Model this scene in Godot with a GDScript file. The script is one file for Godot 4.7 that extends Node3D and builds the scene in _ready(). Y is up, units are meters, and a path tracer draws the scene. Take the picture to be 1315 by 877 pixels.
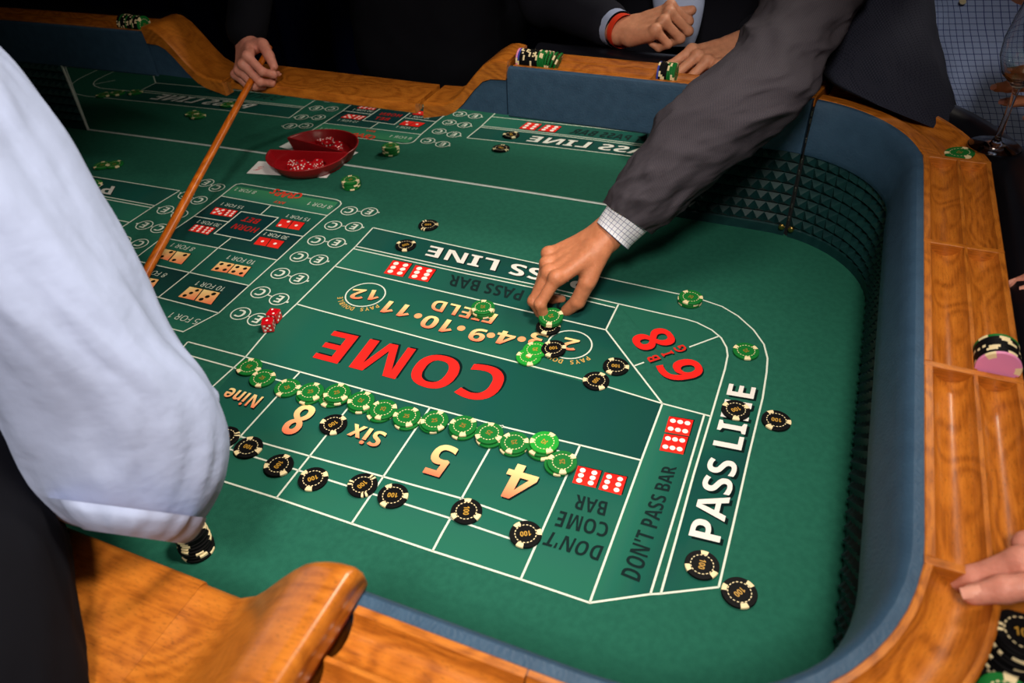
extends Node3D
# A dice table seen from the dealers' side: felt top at y = 0, floor at y = -0.75, x along the table, z towards the dealers, metres.

const RAIL_TOP := 0.257
var M := {}                       # materials
var name_count := {}

# ------------------------------------------------------------------ mesh collector
class MB:
	var v := PackedVector3Array()
	var n := PackedVector3Array()
	var t := PackedVector2Array()
	var c := PackedColorArray()
	var i := PackedInt32Array()
	var col := Color.WHITE
	func vert(p: Vector3, nn: Vector3, uv := Vector2.ZERO) -> int:
		v.append(p); n.append(nn); t.append(uv); c.append(col)
		return v.size() - 1
	func tri(a: Vector3, b: Vector3, d: Vector3) -> void:      # counter-clockwise from outside
		var nn := (b - a).cross(d - a).normalized()
		var k := vert(a, nn, Vector2(a.x, a.z)); vert(b, nn, Vector2(b.x, b.z)); vert(d, nn, Vector2(d.x, d.z))
		i.append_array(PackedInt32Array([k, k + 2, k + 1]))
	func quad(a: Vector3, b: Vector3, d: Vector3, e: Vector3) -> void:
		tri(a, b, d); tri(a, d, e)
	func grid(rows: Array, us: PackedFloat32Array, vs: PackedFloat32Array, closed := false, flip := false) -> void:
		# rows: PackedVector3Array each; smooth normals by differences
		var nr := rows.size(); var nc: int = rows[0].size()
		var k := v.size()
		for r in nr:
			var ra: PackedVector3Array = rows[r]
			var r0: PackedVector3Array = rows[maxi(r - 1, 0)]
			var r1: PackedVector3Array = rows[mini(r + 1, nr - 1)]
			for q in nc:
				var q0 := q - 1; var q1 := q + 1
				if closed:
					q0 = q - 1 if q > 0 else nc - 2
					q1 = q + 1 if q < nc - 1 else 1
				else:
					q0 = maxi(q0, 0); q1 = mini(q1, nc - 1)
				var nn := (r1[q] - r0[q]).cross(ra[q1] - ra[q0])
				if nn.length_squared() < 1e-18:
					nn = Vector3.UP
				nn = nn.normalized()
				if flip: nn = -nn
				vert(ra[q], nn, Vector2(us[r], vs[q]))
		for r in nr - 1:
			for q in nc - 1:
				var a := k + r * nc + q
				var b := a + nc
				if flip: i.append_array(PackedInt32Array([a, b, a + 1, b, b + 1, a + 1]))
				else: i.append_array(PackedInt32Array([a, a + 1, b, b, a + 1, b + 1]))
	func fan(ring: PackedVector3Array, nn: Vector3) -> void:
		var mid := Vector3.ZERO
		for p in ring: mid += p
		mid /= ring.size()
		var k := vert(mid, nn, Vector2(mid.x, mid.z))
		for p in ring: vert(p, nn, Vector2(p.x, p.z))
		for q in ring.size() - 1:
			var f := (ring[q] - mid).cross(ring[q + 1] - mid).dot(nn) > 0
			if f: i.append_array(PackedInt32Array([k, k + 2 + q, k + 1 + q]))
			else: i.append_array(PackedInt32Array([k, k + 1 + q, k + 2 + q]))
	func lathe(prof: PackedVector2Array, seg: int, xf := Transform3D.IDENTITY, sharp := true) -> void:
		# prof (radius, height) from the bottom up the outside to the top
		var runs := []
		if sharp:
			for k in prof.size() - 1: runs.append(PackedVector2Array([prof[k], prof[k + 1]]))
		else: runs.append(prof)
		for run in runs:
			var rows := []
			for p in run:
				var ring := PackedVector3Array()
				for s in seg + 1:
					var a := TAU * s / seg
					ring.append(xf * Vector3(cos(a) * p.x, p.y, sin(a) * p.x))
				rows.append(ring)
			var us := PackedFloat32Array(); var vs := PackedFloat32Array()
			for p in run: us.append(p.y)
			for s in seg + 1: vs.append(float(s) / seg)
			# normals from the profile itself, so that tips stay clean
			var k0 := v.size()
			grid(rows, us, vs, true, false)
			for r in run.size():
				var d: Vector2 = (run[mini(r + 1, run.size() - 1)] - run[maxi(r - 1, 0)]).normalized()
				for s in seg + 1:
					var a := TAU * s / seg
					n[k0 + r * (seg + 1) + s] = (xf.basis * Vector3(cos(a) * d.y, -d.x, sin(a) * d.y)).normalized()
	func box(at: Vector3, size: Vector3, bas := Basis.IDENTITY, bev := 0.0) -> void:
		var h := size / 2
		if bev <= 0:
			for ax in 3:
				for s in [-1.0, 1.0]:
					var u := (ax + 1) % 3; var w := (ax + 2) % 3
					var q := []
					for st in [[-1, -1], [1, -1], [1, 1], [-1, 1]]:
						var p := Vector3.ZERO
						p[ax] = h[ax] * s; p[u] = h[u] * st[0]; p[w] = h[w] * st[1]
						q.append(at + bas * p)
					if s > 0: quad(q[0], q[1], q[2], q[3])
					else: quad(q[0], q[3], q[2], q[1])
			return
		# rounded: a subdivided cube pushed onto its rounded shell
		for ax in 3:
			for s in [-1.0, 1.0]:
				var u := (ax + 1) % 3; var w := (ax + 2) % 3
				var st := [-1.0, -0.9, -0.6, 0.6, 0.9, 1.0]
				var k := v.size()
				for a in 6:
					for b in 6:
						var p := Vector3.ZERO
						p[ax] = h[ax] * s
						p[u] = _stop(st[a], h[u], bev); p[w] = _stop(st[b], h[w], bev)
						var core := p.clamp(-(h - Vector3.ONE * bev), h - Vector3.ONE * bev)
						var d := (p - core)
						d = d.normalized() if d.length() > 1e-9 else Vector3.ZERO
						vert(at + bas * (core + d * bev), (bas * d).normalized(), Vector2(p[u], p[w]))
				for a in 5:
					for b in 5:
						var q := k + a * 6 + b
						if s > 0: i.append_array(PackedInt32Array([q, q + 1, q + 6, q + 6, q + 1, q + 7]))
						else: i.append_array(PackedInt32Array([q, q + 6, q + 1, q + 6, q + 7, q + 1]))
	func _stop(f: float, h: float, bev: float) -> float:
		if absf(f) >= 1.0: return h * signf(f)
		if absf(f) > 0.8: return (h - bev * 0.45) * signf(f)
		return (h - bev) * signf(f)
	func tube(pts: PackedVector3Array, rad: PackedFloat32Array, seg := 16, caps := true) -> void:
		var rows := []; var us := PackedFloat32Array(); var vs := PackedFloat32Array()
		var up := Vector3.UP
		var along := 0.0
		for k in pts.size():
			var d := (pts[mini(k + 1, pts.size() - 1)] - pts[maxi(k - 1, 0)]).normalized()
			if k == 0:
				up = Vector3.UP if absf(d.y) < 0.9 else Vector3.RIGHT
			var x := up.cross(d).normalized()
			up = d.cross(x).normalized()
			var ring := PackedVector3Array()
			for s in seg + 1:
				var a := TAU * s / seg
				ring.append(pts[k] + (x * cos(a) + up * sin(a)) * rad[k])
			rows.append(ring)
			if k > 0: along += pts[k].distance_to(pts[k - 1])
			us.append(along)
		for s in seg + 1: vs.append(TAU * s / seg * rad[rad.size() / 2])
		grid(rows, us, vs, true, true)
		if caps:
			fan(rows[0], (pts[0] - pts[1]).normalized())
			fan(rows[-1], (pts[-1] - pts[-2]).normalized())
	func extrude(poly: PackedVector2Array, o: Vector3, ux: Vector3, uy: Vector3, depth: Vector3) -> void:
		# a closed outline in the plane (ux, uy) at o, pushed along depth
		var area := 0.0
		for k in poly.size(): area += poly[k].cross(poly[(k + 1) % poly.size()])
		var pl := poly.duplicate()
		if (area < 0) == (ux.cross(uy).dot(depth) > 0): pl.reverse()
		var tr := Geometry2D.triangulate_polygon(pl)
		var nn := -depth.normalized()
		for side in 2:
			var k := v.size()
			for p in pl:
				var w := o + ux * p.x + uy * p.y + (depth if side == 1 else Vector3.ZERO)
				vert(w, nn if side == 0 else -nn, p)
			for q in range(0, tr.size(), 3):
				var a := pl[tr[q]]; var b := pl[tr[q + 1]]; var d := pl[tr[q + 2]]
				var fx := (ux * (b - a).x + uy * (b - a).y).cross(ux * (d - a).x + uy * (d - a).y)
				var ccw := fx.dot(nn if side == 0 else -nn) > 0
				if ccw: i.append_array(PackedInt32Array([k + tr[q], k + tr[q + 2], k + tr[q + 1]]))
				else: i.append_array(PackedInt32Array([k + tr[q], k + tr[q + 1], k + tr[q + 2]]))
		for q in pl.size():
			var a := pl[q]; var b := pl[(q + 1) % pl.size()]
			var pa := o + ux * a.x + uy * a.y; var pb := o + ux * b.x + uy * b.y
			var m := (pb - pa).cross(depth).normalized()
			# outward: pl runs so that this holds
			var prv := pl[(q - 1 + pl.size()) % pl.size()]; var nxt := pl[(q + 2) % pl.size()]
			var ma := m; var mb_ := m
			var pp := o + ux * prv.x + uy * prv.y; var pn := o + ux * nxt.x + uy * nxt.y
			var m0 := (pa - pp).cross(depth).normalized(); var m1 := (pn - pb).cross(depth).normalized()
			if m0.dot(m) > 0.75: ma = (m0 + m).normalized()
			if m1.dot(m) > 0.75: mb_ = (m1 + m).normalized()
			var k := v.size()
			vert(pa, ma, a); vert(pb, mb_, b); vert(pb + depth, mb_, b); vert(pa + depth, ma, a)
			i.append_array(PackedInt32Array([k, k + 2, k + 1, k, k + 3, k + 2]))
	func mesh() -> ArrayMesh:
		var a := []
		a.resize(Mesh.ARRAY_MAX)
		a[Mesh.ARRAY_VERTEX] = v; a[Mesh.ARRAY_NORMAL] = n; a[Mesh.ARRAY_TEX_UV] = t; a[Mesh.ARRAY_COLOR] = c; a[Mesh.ARRAY_INDEX] = i
		var m := ArrayMesh.new()
		m.add_surface_from_arrays(Mesh.PRIMITIVE_TRIANGLES, a)
		return m

# ------------------------------------------------------------------ nodes
func numbered(called: String) -> String:
	var k: int = name_count.get(called, 0)
	name_count[called] = k + 1
	return called if k == 0 else "%s_%03d" % [called, k]

func tag(o: Node, label: String, category: String, group := "") -> void:
	o.set_meta("label", label); o.set_meta("category", category)
	if group != "": o.set_meta("group", group)

func thing(called: String, label: String, category: String, at := Vector3.ZERO, group := "") -> Node3D:
	var o := Node3D.new()
	o.name = numbered(called)
	add_child(o, true)
	o.position = at
	tag(o, label, category, group)
	return o

func part(called: String, m: Mesh, mat: Material, parent: Node) -> MeshInstance3D:
	var o := MeshInstance3D.new()
	if parent == self: o.name = numbered(called)
	else:
		var nm := called; var k := 0
		while parent.has_node(NodePath(nm)):
			k += 1
			nm = "%s_%03d" % [called, k]
		o.name = nm
	o.mesh = m
	o.material_override = mat
	o.cast_shadow = GeometryInstance3D.SHADOW_CASTING_SETTING_ON
	parent.add_child(o, true)
	return o

func struct(called: String, m: Mesh, mat: Material) -> MeshInstance3D:
	var o := part(called, m, mat, self)
	o.set_meta("kind", "structure")
	return o

func copy_of(root: Node3D, label: String, group: String) -> Node3D:
	var base := String(root.name)
	var r: Node3D = root.duplicate()
	r.name = numbered(base)
	add_child(r, true)
	r.set_meta("label", label)
	if group != "": r.set_meta("group", group)
	return r

# ------------------------------------------------------------------ materials
func mat(col: Color, rough: float, spec := 0.5, metal := 0.0) -> StandardMaterial3D:
	var m := StandardMaterial3D.new()
	m.albedo_color = col; m.roughness = rough; m.metallic = metal; m.metallic_specular = spec
	return m

func c8(r: int, g: int, b: int) -> Color:
	return Color8(r, g, b)

func lin(r: int, g: int, b: int) -> Color:
	return Color8(r, g, b).srgb_to_linear()

func noise(sd: int, freq: float, oct := 4) -> FastNoiseLite:
	var f := FastNoiseLite.new()
	f.seed = sd; f.frequency = freq; f.noise_type = FastNoiseLite.TYPE_SIMPLEX_SMOOTH
	f.fractal_octaves = oct
	return f

func wood_image(sd: int) -> Image:
	# oak: grain runs along u; figure, streaks and short dark pores
	var w := 640; var h := 512
	var img := Image.create_empty(w, h, false, Image.FORMAT_RGB8)
	var a := noise(sd, 1.0, 2); var b := noise(sd + 1, 1.0, 3); var p := noise(sd + 2, 1.0, 1)
	var light := Color(0.86, 0.59, 0.25); var mid := Color(0.75, 0.48, 0.18); var dark := Color(0.52, 0.30, 0.095)
	for y in h:
		var fy := float(y) / h
		for x in w:
			var fx := float(x) / w
			var wx := minf(fx, 1.0 - fx) * 2.0
			var warp := a.get_noise_2d(wx * 2.2, fy * 3.2) * 1.5
			var ring := 0.5 + 0.5 * sin((fy * 17.0 + warp * 3.4) * TAU * 0.5)
			var streak := b.get_noise_2d(wx * 7.0, fy * 95.0)
			var pore := p.get_noise_2d(wx * 42.0 + 9.0, fy * 240.0)
			var s := clampf(0.52 + 0.34 * (ring - 0.5) + 0.30 * streak, 0.0, 1.0)
			var cc := dark.lerp(mid, clampf(s * 2.0, 0, 1)) if s < 0.5 else mid.lerp(light, s * 2.0 - 1.0)
			if pore > 0.5: cc = cc.darkened(minf((pore - 0.5) * 0.7, 0.2))
			img.set_pixel(x, y, cc)
	return img

func check_image(bg: Color, l1: Color, l2: Color) -> Image:
	# woven windowpane check, one repeat of two lines
	var img := Image.create_empty(128, 128, false, Image.FORMAT_RGB8)
	img.fill(bg)
	for k in 128:
		for j in 128:
			var cc := bg
			if (k % 64) < 7: cc = cc.lerp(l1 if k < 64 else l2, 0.72)
			if (j % 64) < 7: cc = cc.lerp(l1 if j < 64 else l2, 0.72)
			if (k + j) % 4 == 0: cc = cc.darkened(0.04)
			img.set_pixel(k, j, cc)
	img.generate_mipmaps()
	return img

func weave_image(a: Color, b: Color, sd: int) -> Image:
	var img := Image.create_empty(64, 64, false, Image.FORMAT_RGB8)
	var r := RandomNumberGenerator.new()
	r.seed = sd
	for y in 64:
		for x in 64:
			var up := ((x / 4) + (y / 4)) % 2 == 0
			var e := 0.75 + 0.25 * sin(PI * ((x % 4) + 0.5) / 4.0) * sin(PI * ((y % 4) + 0.5) / 4.0)
			var cc := (a if up else b) * e
			img.set_pixel(x, y, cc.lightened(r.randf() * 0.05))
	return img

func tex(img: Image) -> ImageTexture:
	return ImageTexture.create_from_image(img)

func noise_tex(sd: int, freq: float, lo: Color, hi: Color, size := 256) -> ImageTexture:
	var img := noise(sd, freq).get_seamless_image(size, size)
	img.convert(Image.FORMAT_RGB8)
	for y in size:
		for x in size:
			img.set_pixel(x, y, lo.lerp(hi, img.get_pixel(x, y).r))
	return tex(img)

func bump_tex(sd: int, freq: float, strength: float, size := 256) -> ImageTexture:
	var img := noise(sd, freq).get_seamless_image(size, size)
	img.convert(Image.FORMAT_RGBA8)
	img.bump_map_to_normal_map(strength)
	return tex(img)

func tri(m: StandardMaterial3D, scale: Vector3) -> StandardMaterial3D:
	m.uv1_triplanar = true
	m.uv1_scale = scale
	return m

func make_materials() -> void:
	var felt := mat(Color.WHITE, 0.92, 0.25)
	felt.albedo_texture = noise_tex(11, 0.03, c8(27, 85, 70), c8(33, 95, 78), 256)
	felt.normal_enabled = true; felt.normal_texture = bump_tex(12, 0.28, 2.0); felt.normal_scale = 0.35
	M.felt = tri(felt, Vector3(9, 9, 9))
	var pr := mat(Color.WHITE, 0.9, 0.25)
	pr.vertex_color_use_as_albedo = true
	M.print = pr
	var wi := wood_image(3); var wt := tex(wi)
	var wood := mat(Color(0.93, 0.84, 0.72), 0.34, 0.45)
	wood.albedo_texture = wt
	wood.clearcoat_enabled = true; wood.clearcoat = 0.25; wood.clearcoat_roughness = 0.14
	wood.uv1_scale = Vector3(1.6, 4.0, 1)
	M.wood = wood
	var w2: StandardMaterial3D = wood.duplicate()
	M.wood_flat = tri(w2, Vector3(1.6, 3.2, 2.6))
	var wend := mat(c8(150, 88, 36), 0.4)
	wend.albedo_texture = noise_tex(31, 0.09, Color(0.75, 0.7, 0.66), Color.WHITE, 128)
	M.wood_end = tri(wend, Vector3(6, 60, 6))
	var pad := mat(Color.WHITE, 0.52, 0.4)
	pad.albedo_texture = noise_tex(21, 0.02, c8(44, 70, 95), c8(54, 82, 108), 256)
	pad.normal_enabled = true; pad.normal_texture = bump_tex(22, 0.12, 3.0); pad.normal_scale = 0.3
	M.pad = tri(pad, Vector3(7, 7, 7))
	var rub := mat(Color.WHITE, 0.42, 0.45)
	rub.albedo_texture = noise_tex(23, 0.05, c8(10, 42, 46), c8(20, 58, 58), 128)
	M.rubber = tri(rub, Vector3(6, 6, 6))
	M.black_leather = mat(c8(12, 13, 20), 0.3, 0.5)
	M.dark = mat(c8(14, 15, 19), 0.6)
	M.mirror = mat(Color(0.86, 0.88, 0.87), 0.0, 0.5, 1.0)
	M.mirror_edge = mat(c8(196, 204, 202), 0.3)
	M.metal = mat(c8(190, 180, 160), 0.3, 0.5, 1.0)
	M.brass = mat(c8(190, 160, 90), 0.35, 0.5, 1.0)
	M.chip_black = mat(c8(13, 13, 15), 0.55, 0.22)
	M.chip_green = mat(c8(18, 108, 44), 0.5, 0.3)
	M.chip_bright = mat(c8(28, 150, 48), 0.5, 0.3)
	M.chip_pink = mat(c8(226, 140, 186), 0.5)
	M.chip_blue = mat(c8(45, 60, 160), 0.45)
	M.cream = mat(c8(232, 214, 168), 0.5)
	M.gold = mat(c8(186, 142, 52), 0.4)
	M.gold_dark = mat(c8(150, 110, 40), 0.45)
	var die := mat(c8(196, 14, 26), 0.12, 0.6)
	die.clearcoat_enabled = true; die.clearcoat = 0.8; die.clearcoat_roughness = 0.05
	M.die = die
	M.pip = mat(c8(240, 232, 228), 0.5)
	var bowl := mat(c8(150, 16, 24), 0.3, 0.5)
	M.bowl = bowl
	M.paper = mat(c8(225, 225, 225), 0.8)
	M.red_ink = mat(c8(205, 90, 96), 0.8)
	var stick := mat(Color.WHITE, 0.34)
	stick.albedo_texture = tex(wi)
	stick.albedo_color = Color(1.0, 0.80, 0.50)
	stick.uv1_scale = Vector3(1.2, 5, 1)
	M.stick = stick
	M.screw = mat(c8(120, 116, 112), 0.35, 0.5, 0.9)
	# cloth
	var grey := mat(Color.WHITE, 0.85, 0.25)
	grey.albedo_texture = tex(weave_image(c8(88, 80, 84), c8(36, 38, 54), 5))
	grey.uv1_scale = Vector3(44, 44, 1)
	M.suit = grey
	var navy := mat(Color.WHITE, 0.85, 0.25)
	navy.albedo_texture = tex(weave_image(c8(44, 46, 62), c8(24, 28, 44), 6))
	M.suit_body = tri(navy, Vector3(26, 26, 26))
	var ck := mat(Color.WHITE, 0.85, 0.25)
	ck.albedo_texture = tex(check_image(c8(236, 240, 250), c8(60, 68, 112), c8(84, 96, 144)))
	ck.uv1_scale = Vector3(66, 66, 1)
	M.check_uv = ck
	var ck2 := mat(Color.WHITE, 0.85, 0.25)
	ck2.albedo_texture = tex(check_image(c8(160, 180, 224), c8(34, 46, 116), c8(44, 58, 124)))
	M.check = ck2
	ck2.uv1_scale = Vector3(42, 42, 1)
	var white := mat(c8(160, 173, 206), 0.85, 0.25)
	white.normal_enabled = true; white.normal_texture = bump_tex(41, 0.02, 6.0); white.normal_scale = 0.25
	M.white_shirt = tri(white, Vector3(5, 5, 5))
	M.black_cloth = mat(c8(17, 18, 24), 0.9, 0.2)
	M.dark_suit = mat(c8(26, 27, 36), 0.88, 0.25)
	M.navy_cloth = mat(c8(14, 20, 56), 0.9, 0.2)
	M.band = mat(c8(226, 62, 34), 0.5)
	M.button = mat(c8(214, 204, 170), 0.4)
	M.hair = mat(c8(40, 28, 20), 0.7)
	M.eye = mat(c8(230, 228, 224), 0.25)
	M.iris = mat(c8(60, 44, 30), 0.25)
	M.nail = mat(c8(226, 160, 140), 0.35)
	for s in [["skin", c8(214, 146, 112), 51], ["skin_tan", c8(196, 122, 84), 52], ["skin_pink", c8(216, 140, 120), 53]]:
		var sk := mat(Color.WHITE, 0.5, 0.45)
		var base: Color = s[1]
		sk.albedo_texture = noise_tex(s[2], 0.05, base.darkened(0.1), base.lightened(0.06), 128)
		sk.subsurf_scatter_enabled = true; sk.subsurf_scatter_strength = 0.12
		sk.normal_enabled = true; sk.normal_texture = bump_tex(54, 0.2, 3.0, 128); sk.normal_scale = 0.25
		M[s[0]] = tri(sk, Vector3(14, 14, 14))
	var gl := StandardMaterial3D.new()
	gl.albedo_color = Color(0.97, 0.98, 0.98, 0.0)
	gl.roughness = 0.02
	gl.refraction_enabled = true; gl.refraction_scale = 0.05
	M.glass = gl
	var wl := mat(c8(22, 26, 44), 0.9)
	M.wall = wl
	M.ceiling = mat(c8(60, 60, 64), 0.9)
	var carpet := mat(Color.WHITE, 0.95, 0.2)
	carpet.albedo_texture = noise_tex(61, 0.04, c8(30, 20, 26), c8(58, 34, 40), 128)
	M.carpet = tri(carpet, Vector3(2, 2, 2))
	M.curtain = mat(c8(16, 24, 62), 0.9, 0.2)
	var lampm := mat(c8(255, 244, 226), 0.5)
	lampm.emission_enabled = true; lampm.emission = Color(1.0, 0.92, 0.8); lampm.emission_energy_multiplier = 2.0
	M.lamp = lampm

# ------------------------------------------------------------------ the table's walls
func far_z(x: float) -> float:
	var s := x / 0.95 + 0.25
	return 0.95 * (-0.89535 - 0.030737 * s + 0.01905 * s * s)

class Path:
	var p := PackedVector2Array()
	var n := PackedVector2Array()
	func put(a: Vector2, b: Vector2) -> void:
		if p.size() > 0 and p[-1].distance_to(a) < 1e-5: return
		p.append(a); n.append(b)

const RX := 0.70
const LX := -1.19
const CR := 0.195
const NZ := 0.01

func path_far(o: Path, x0: float, x1: float, k: int) -> void:
	for q in k + 1:
		var x := lerpf(x0, x1, float(q) / k)
		o.put(Vector2(x, far_z(x)), Vector2(0, -1))

func path_arc(o: Path, c: Vector2, a0: float, a1: float, k: int) -> void:
	for q in k + 1:
		var a := deg_to_rad(lerpf(a0, a1, float(q) / k))
		var d := Vector2(cos(a), sin(a))
		o.put(c + d * CR, d)

func path_line(o: Path, a: Vector2, b: Vector2, nn: Vector2, k: int) -> void:
	for q in k + 1:
		o.put(a.lerp(b, float(q) / k), nn)

func c_far_right() -> Vector2: return Vector2(RX, far_z(RX) + CR)
func c_far_left() -> Vector2: return Vector2(LX, far_z(LX) + CR)

func around_right(a0: float, a1 := 90.0) -> Path:
	# from angle a0 in the far corner round the end wall to angle a1 in the near corner
	var o := Path.new()
	path_arc(o, c_far_right(), a0, 0, 14)
	path_line(o, Vector2(RX + CR, c_far_right().y), Vector2(RX + CR, NZ), Vector2(1, 0), 12)
	path_arc(o, Vector2(RX, NZ), 0, a1, 14)
	return o

func around_left() -> Path:
	var o := Path.new()
	path_arc(o, Vector2(LX, NZ), 90, 180, 12)
	path_line(o, Vector2(LX - CR, NZ), Vector2(LX - CR, c_far_left().y), Vector2(-1, 0), 12)
	path_arc(o, c_far_left(), 180, 270, 12)
	return o

func sweep(prof: PackedVector2Array, path: Path, caps := true, mb: MB = null) -> MB:
	if mb == null: mb = MB.new()
	var runs := []; var run := PackedVector2Array([prof[0]])
	for k in range(1, prof.size()):
		run.append(prof[k])
		if k < prof.size() - 1:
			var d0 := (prof[k] - prof[k - 1]).normalized(); var d1 := (prof[k + 1] - prof[k]).normalized()
			if d0.dot(d1) < 0.8:
				runs.append(run); run = PackedVector2Array([prof[k]])
	runs.append(run)
	var us := PackedFloat32Array(); var along := 0.0
	for k in path.p.size():
		if k > 0: along += (path.p[k] + path.n[k] * 0.05).distance_to(path.p[k - 1] + path.n[k - 1] * 0.05)
		us.append(along)
	var off := 0.0
	for r in runs:
		var vs := PackedFloat32Array([off])
		for k in range(1, r.size()):
			off += r[k].distance_to(r[k - 1]); vs.append(off)
		var rows := []
		for k in path.p.size():
			var row := PackedVector3Array()
			for q in r:
				var w: Vector2 = path.p[k] + path.n[k] * q.x
				row.append(Vector3(w.x, q.y, w.y))
			rows.append(row)
		mb.grid(rows, us, vs)
	if caps:
		for e in 2:
			var k := 0 if e == 0 else path.p.size() - 1
			var nn := path.n[k]
			var tt := Vector3(-nn.y, 0, nn.x)
			var base := Vector3(path.p[k].x, 0, path.p[k].y)
			var poly := prof.duplicate()
			if poly[0].distance_to(poly[-1]) < 1e-6: poly.remove_at(poly.size() - 1)
			var tr := Geometry2D.triangulate_polygon(poly)
			var kk := mb.v.size()
			var out := -tt if e == 0 else tt
			for q in poly: mb.vert(base + Vector3(nn.x, 0, nn.y) * q.x + Vector3.UP * q.y, out, Vector2(q.x, q.y))
			for q in range(0, tr.size(), 3):
				var a := mb.v[kk + tr[q]]; var b := mb.v[kk + tr[q + 1]]; var d := mb.v[kk + tr[q + 2]]
				if (b - a).cross(d - a).dot(out) > 0: mb.i.append_array(PackedInt32Array([kk + tr[q], kk + tr[q + 2], kk + tr[q + 1]]))
				else: mb.i.append_array(PackedInt32Array([kk + tr[q], kk + tr[q + 1], kk + tr[q + 2]]))
	return mb

func trough(o: float, y: float, half: float, depth: float, k := 9) -> PackedVector2Array:
	# a hollow cut into the rail's top, as points from its inner to its outer edge
	var a := PackedVector2Array()
	var r := (half * half + depth * depth) / (2.0 * depth)
	var lim := asin(half / r)
	for q in k + 1:
		var t := lerpf(-lim, lim, float(q) / k)
		a.append(Vector2(o + r * sin(t), y - depth + r * (1.0 - cos(t))))
	return a

func rail_profile(style: String) -> PackedVector2Array:
	var H := RAIL_TOP
	var a := PackedVector2Array([Vector2(0.012, 0.192), Vector2(0.012, H - 0.0015), Vector2(0.0135, H)])
	if style == "two":
		a.append_array(trough(0.0375, H, 0.0178, 0.0155)); a.append_array(trough(0.0756, H, 0.0165, 0.0155))
	elif style == "one":
		a.append_array(trough(0.0395, H, 0.0215, 0.016, 14))
		a.append_array(PackedVector2Array([Vector2(0.0650, H), Vector2(0.0665, H - 0.0015), Vector2(0.0665, 0.192), Vector2(0.012, 0.192)]))
		return a
	elif style == "step":
		a.append(Vector2(0.034, H)); a.append(Vector2(0.036, H - 0.002))
		a.append_array(trough(0.064, H - 0.002, 0.026, 0.011, 12)); a.append(Vector2(0.091, H - 0.0005))
	a.append_array(PackedVector2Array([Vector2(0.0975, H), Vector2(0.099, H - 0.0015), Vector2(0.099, 0.192), Vector2(0.012, 0.192)]))
	return a

func pad_profile(bulge: float, low := 0.160) -> PackedVector2Array:
	var H := RAIL_TOP
	return PackedVector2Array([Vector2(0.016, low), Vector2(0.002 - bulge * 0.3, low), Vector2(-bulge * 0.8, low + 0.004), Vector2(-bulge, low + 0.014), Vector2(-bulge * 0.9, low + 0.04),
		Vector2(-bulge * 0.45, low + 0.075), Vector2(-bulge * 0.2, H - 0.008), Vector2(0.001, H - 0.002), Vector2(0.004, H), Vector2(0.012, H - 0.0005), Vector2(0.016, H - 0.004), Vector2(0.016, low)])

func pyramids(path: Path) -> ArrayMesh:
	# one moulded sheet of rubber: a smooth strip at the foot and rows of four-sided points
	var mb := MB.new()
	var pitch := 0.0208; var y0 := 0.019; var rows := 7
	var total := 0.0
	for k in range(1, path.p.size()): total += path.p[k].distance_to(path.p[k - 1])
	var cnt := int(total / pitch)
	var at := func(s: float) -> Array:
		var left := s
		for k in range(1, path.p.size()):
			var d := path.p[k].distance_to(path.p[k - 1])
			if left <= d or k == path.p.size() - 1:
				var f := clampf(left / d, 0, 1)
				return [path.p[k - 1].lerp(path.p[k], f), path.n[k - 1].lerp(path.n[k], f).normalized()]
			left -= d
		return []
	var cols := []; var mids := []
	for q in cnt + 1: cols.append(at.call(total * q / cnt))
	for q in cnt: mids.append(at.call(total * (q + 0.5) / cnt))
	var pt := func(a: Array, o: float, y: float) -> Vector3:
		var w: Vector2 = a[0] + a[1] * o
		return Vector3(w.x, y, w.y)
	for q in cnt:
		var A: Array = cols[q]; var B: Array = cols[q + 1]
		mb.quad(pt.call(A, -0.002, 0.0), pt.call(A, -0.002, y0 - 0.002), pt.call(B, -0.002, y0 - 0.002), pt.call(B, -0.002, 0.0))
		mb.quad(pt.call(A, -0.002, y0 - 0.002), pt.call(A, 0.001, y0), pt.call(B, 0.001, y0), pt.call(B, -0.002, y0 - 0.002))
		for r in rows:
			var lo := y0 + r * pitch + 0.0006; var hi := y0 + (r + 1) * pitch - 0.0006
			var a: Vector3 = pt.call(A, 0.001, lo); var b: Vector3 = pt.call(A, 0.001, hi)
			var c: Vector3 = pt.call(B, 0.001, hi); var d: Vector3 = pt.call(B, 0.001, lo)
			var e: Vector3 = pt.call(mids[q], -0.0095, (lo + hi) / 2)
			mb.tri(a, b, e); mb.tri(b, c, e); mb.tri(c, d, e); mb.tri(d, a, e)
	return mb.mesh()

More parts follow.
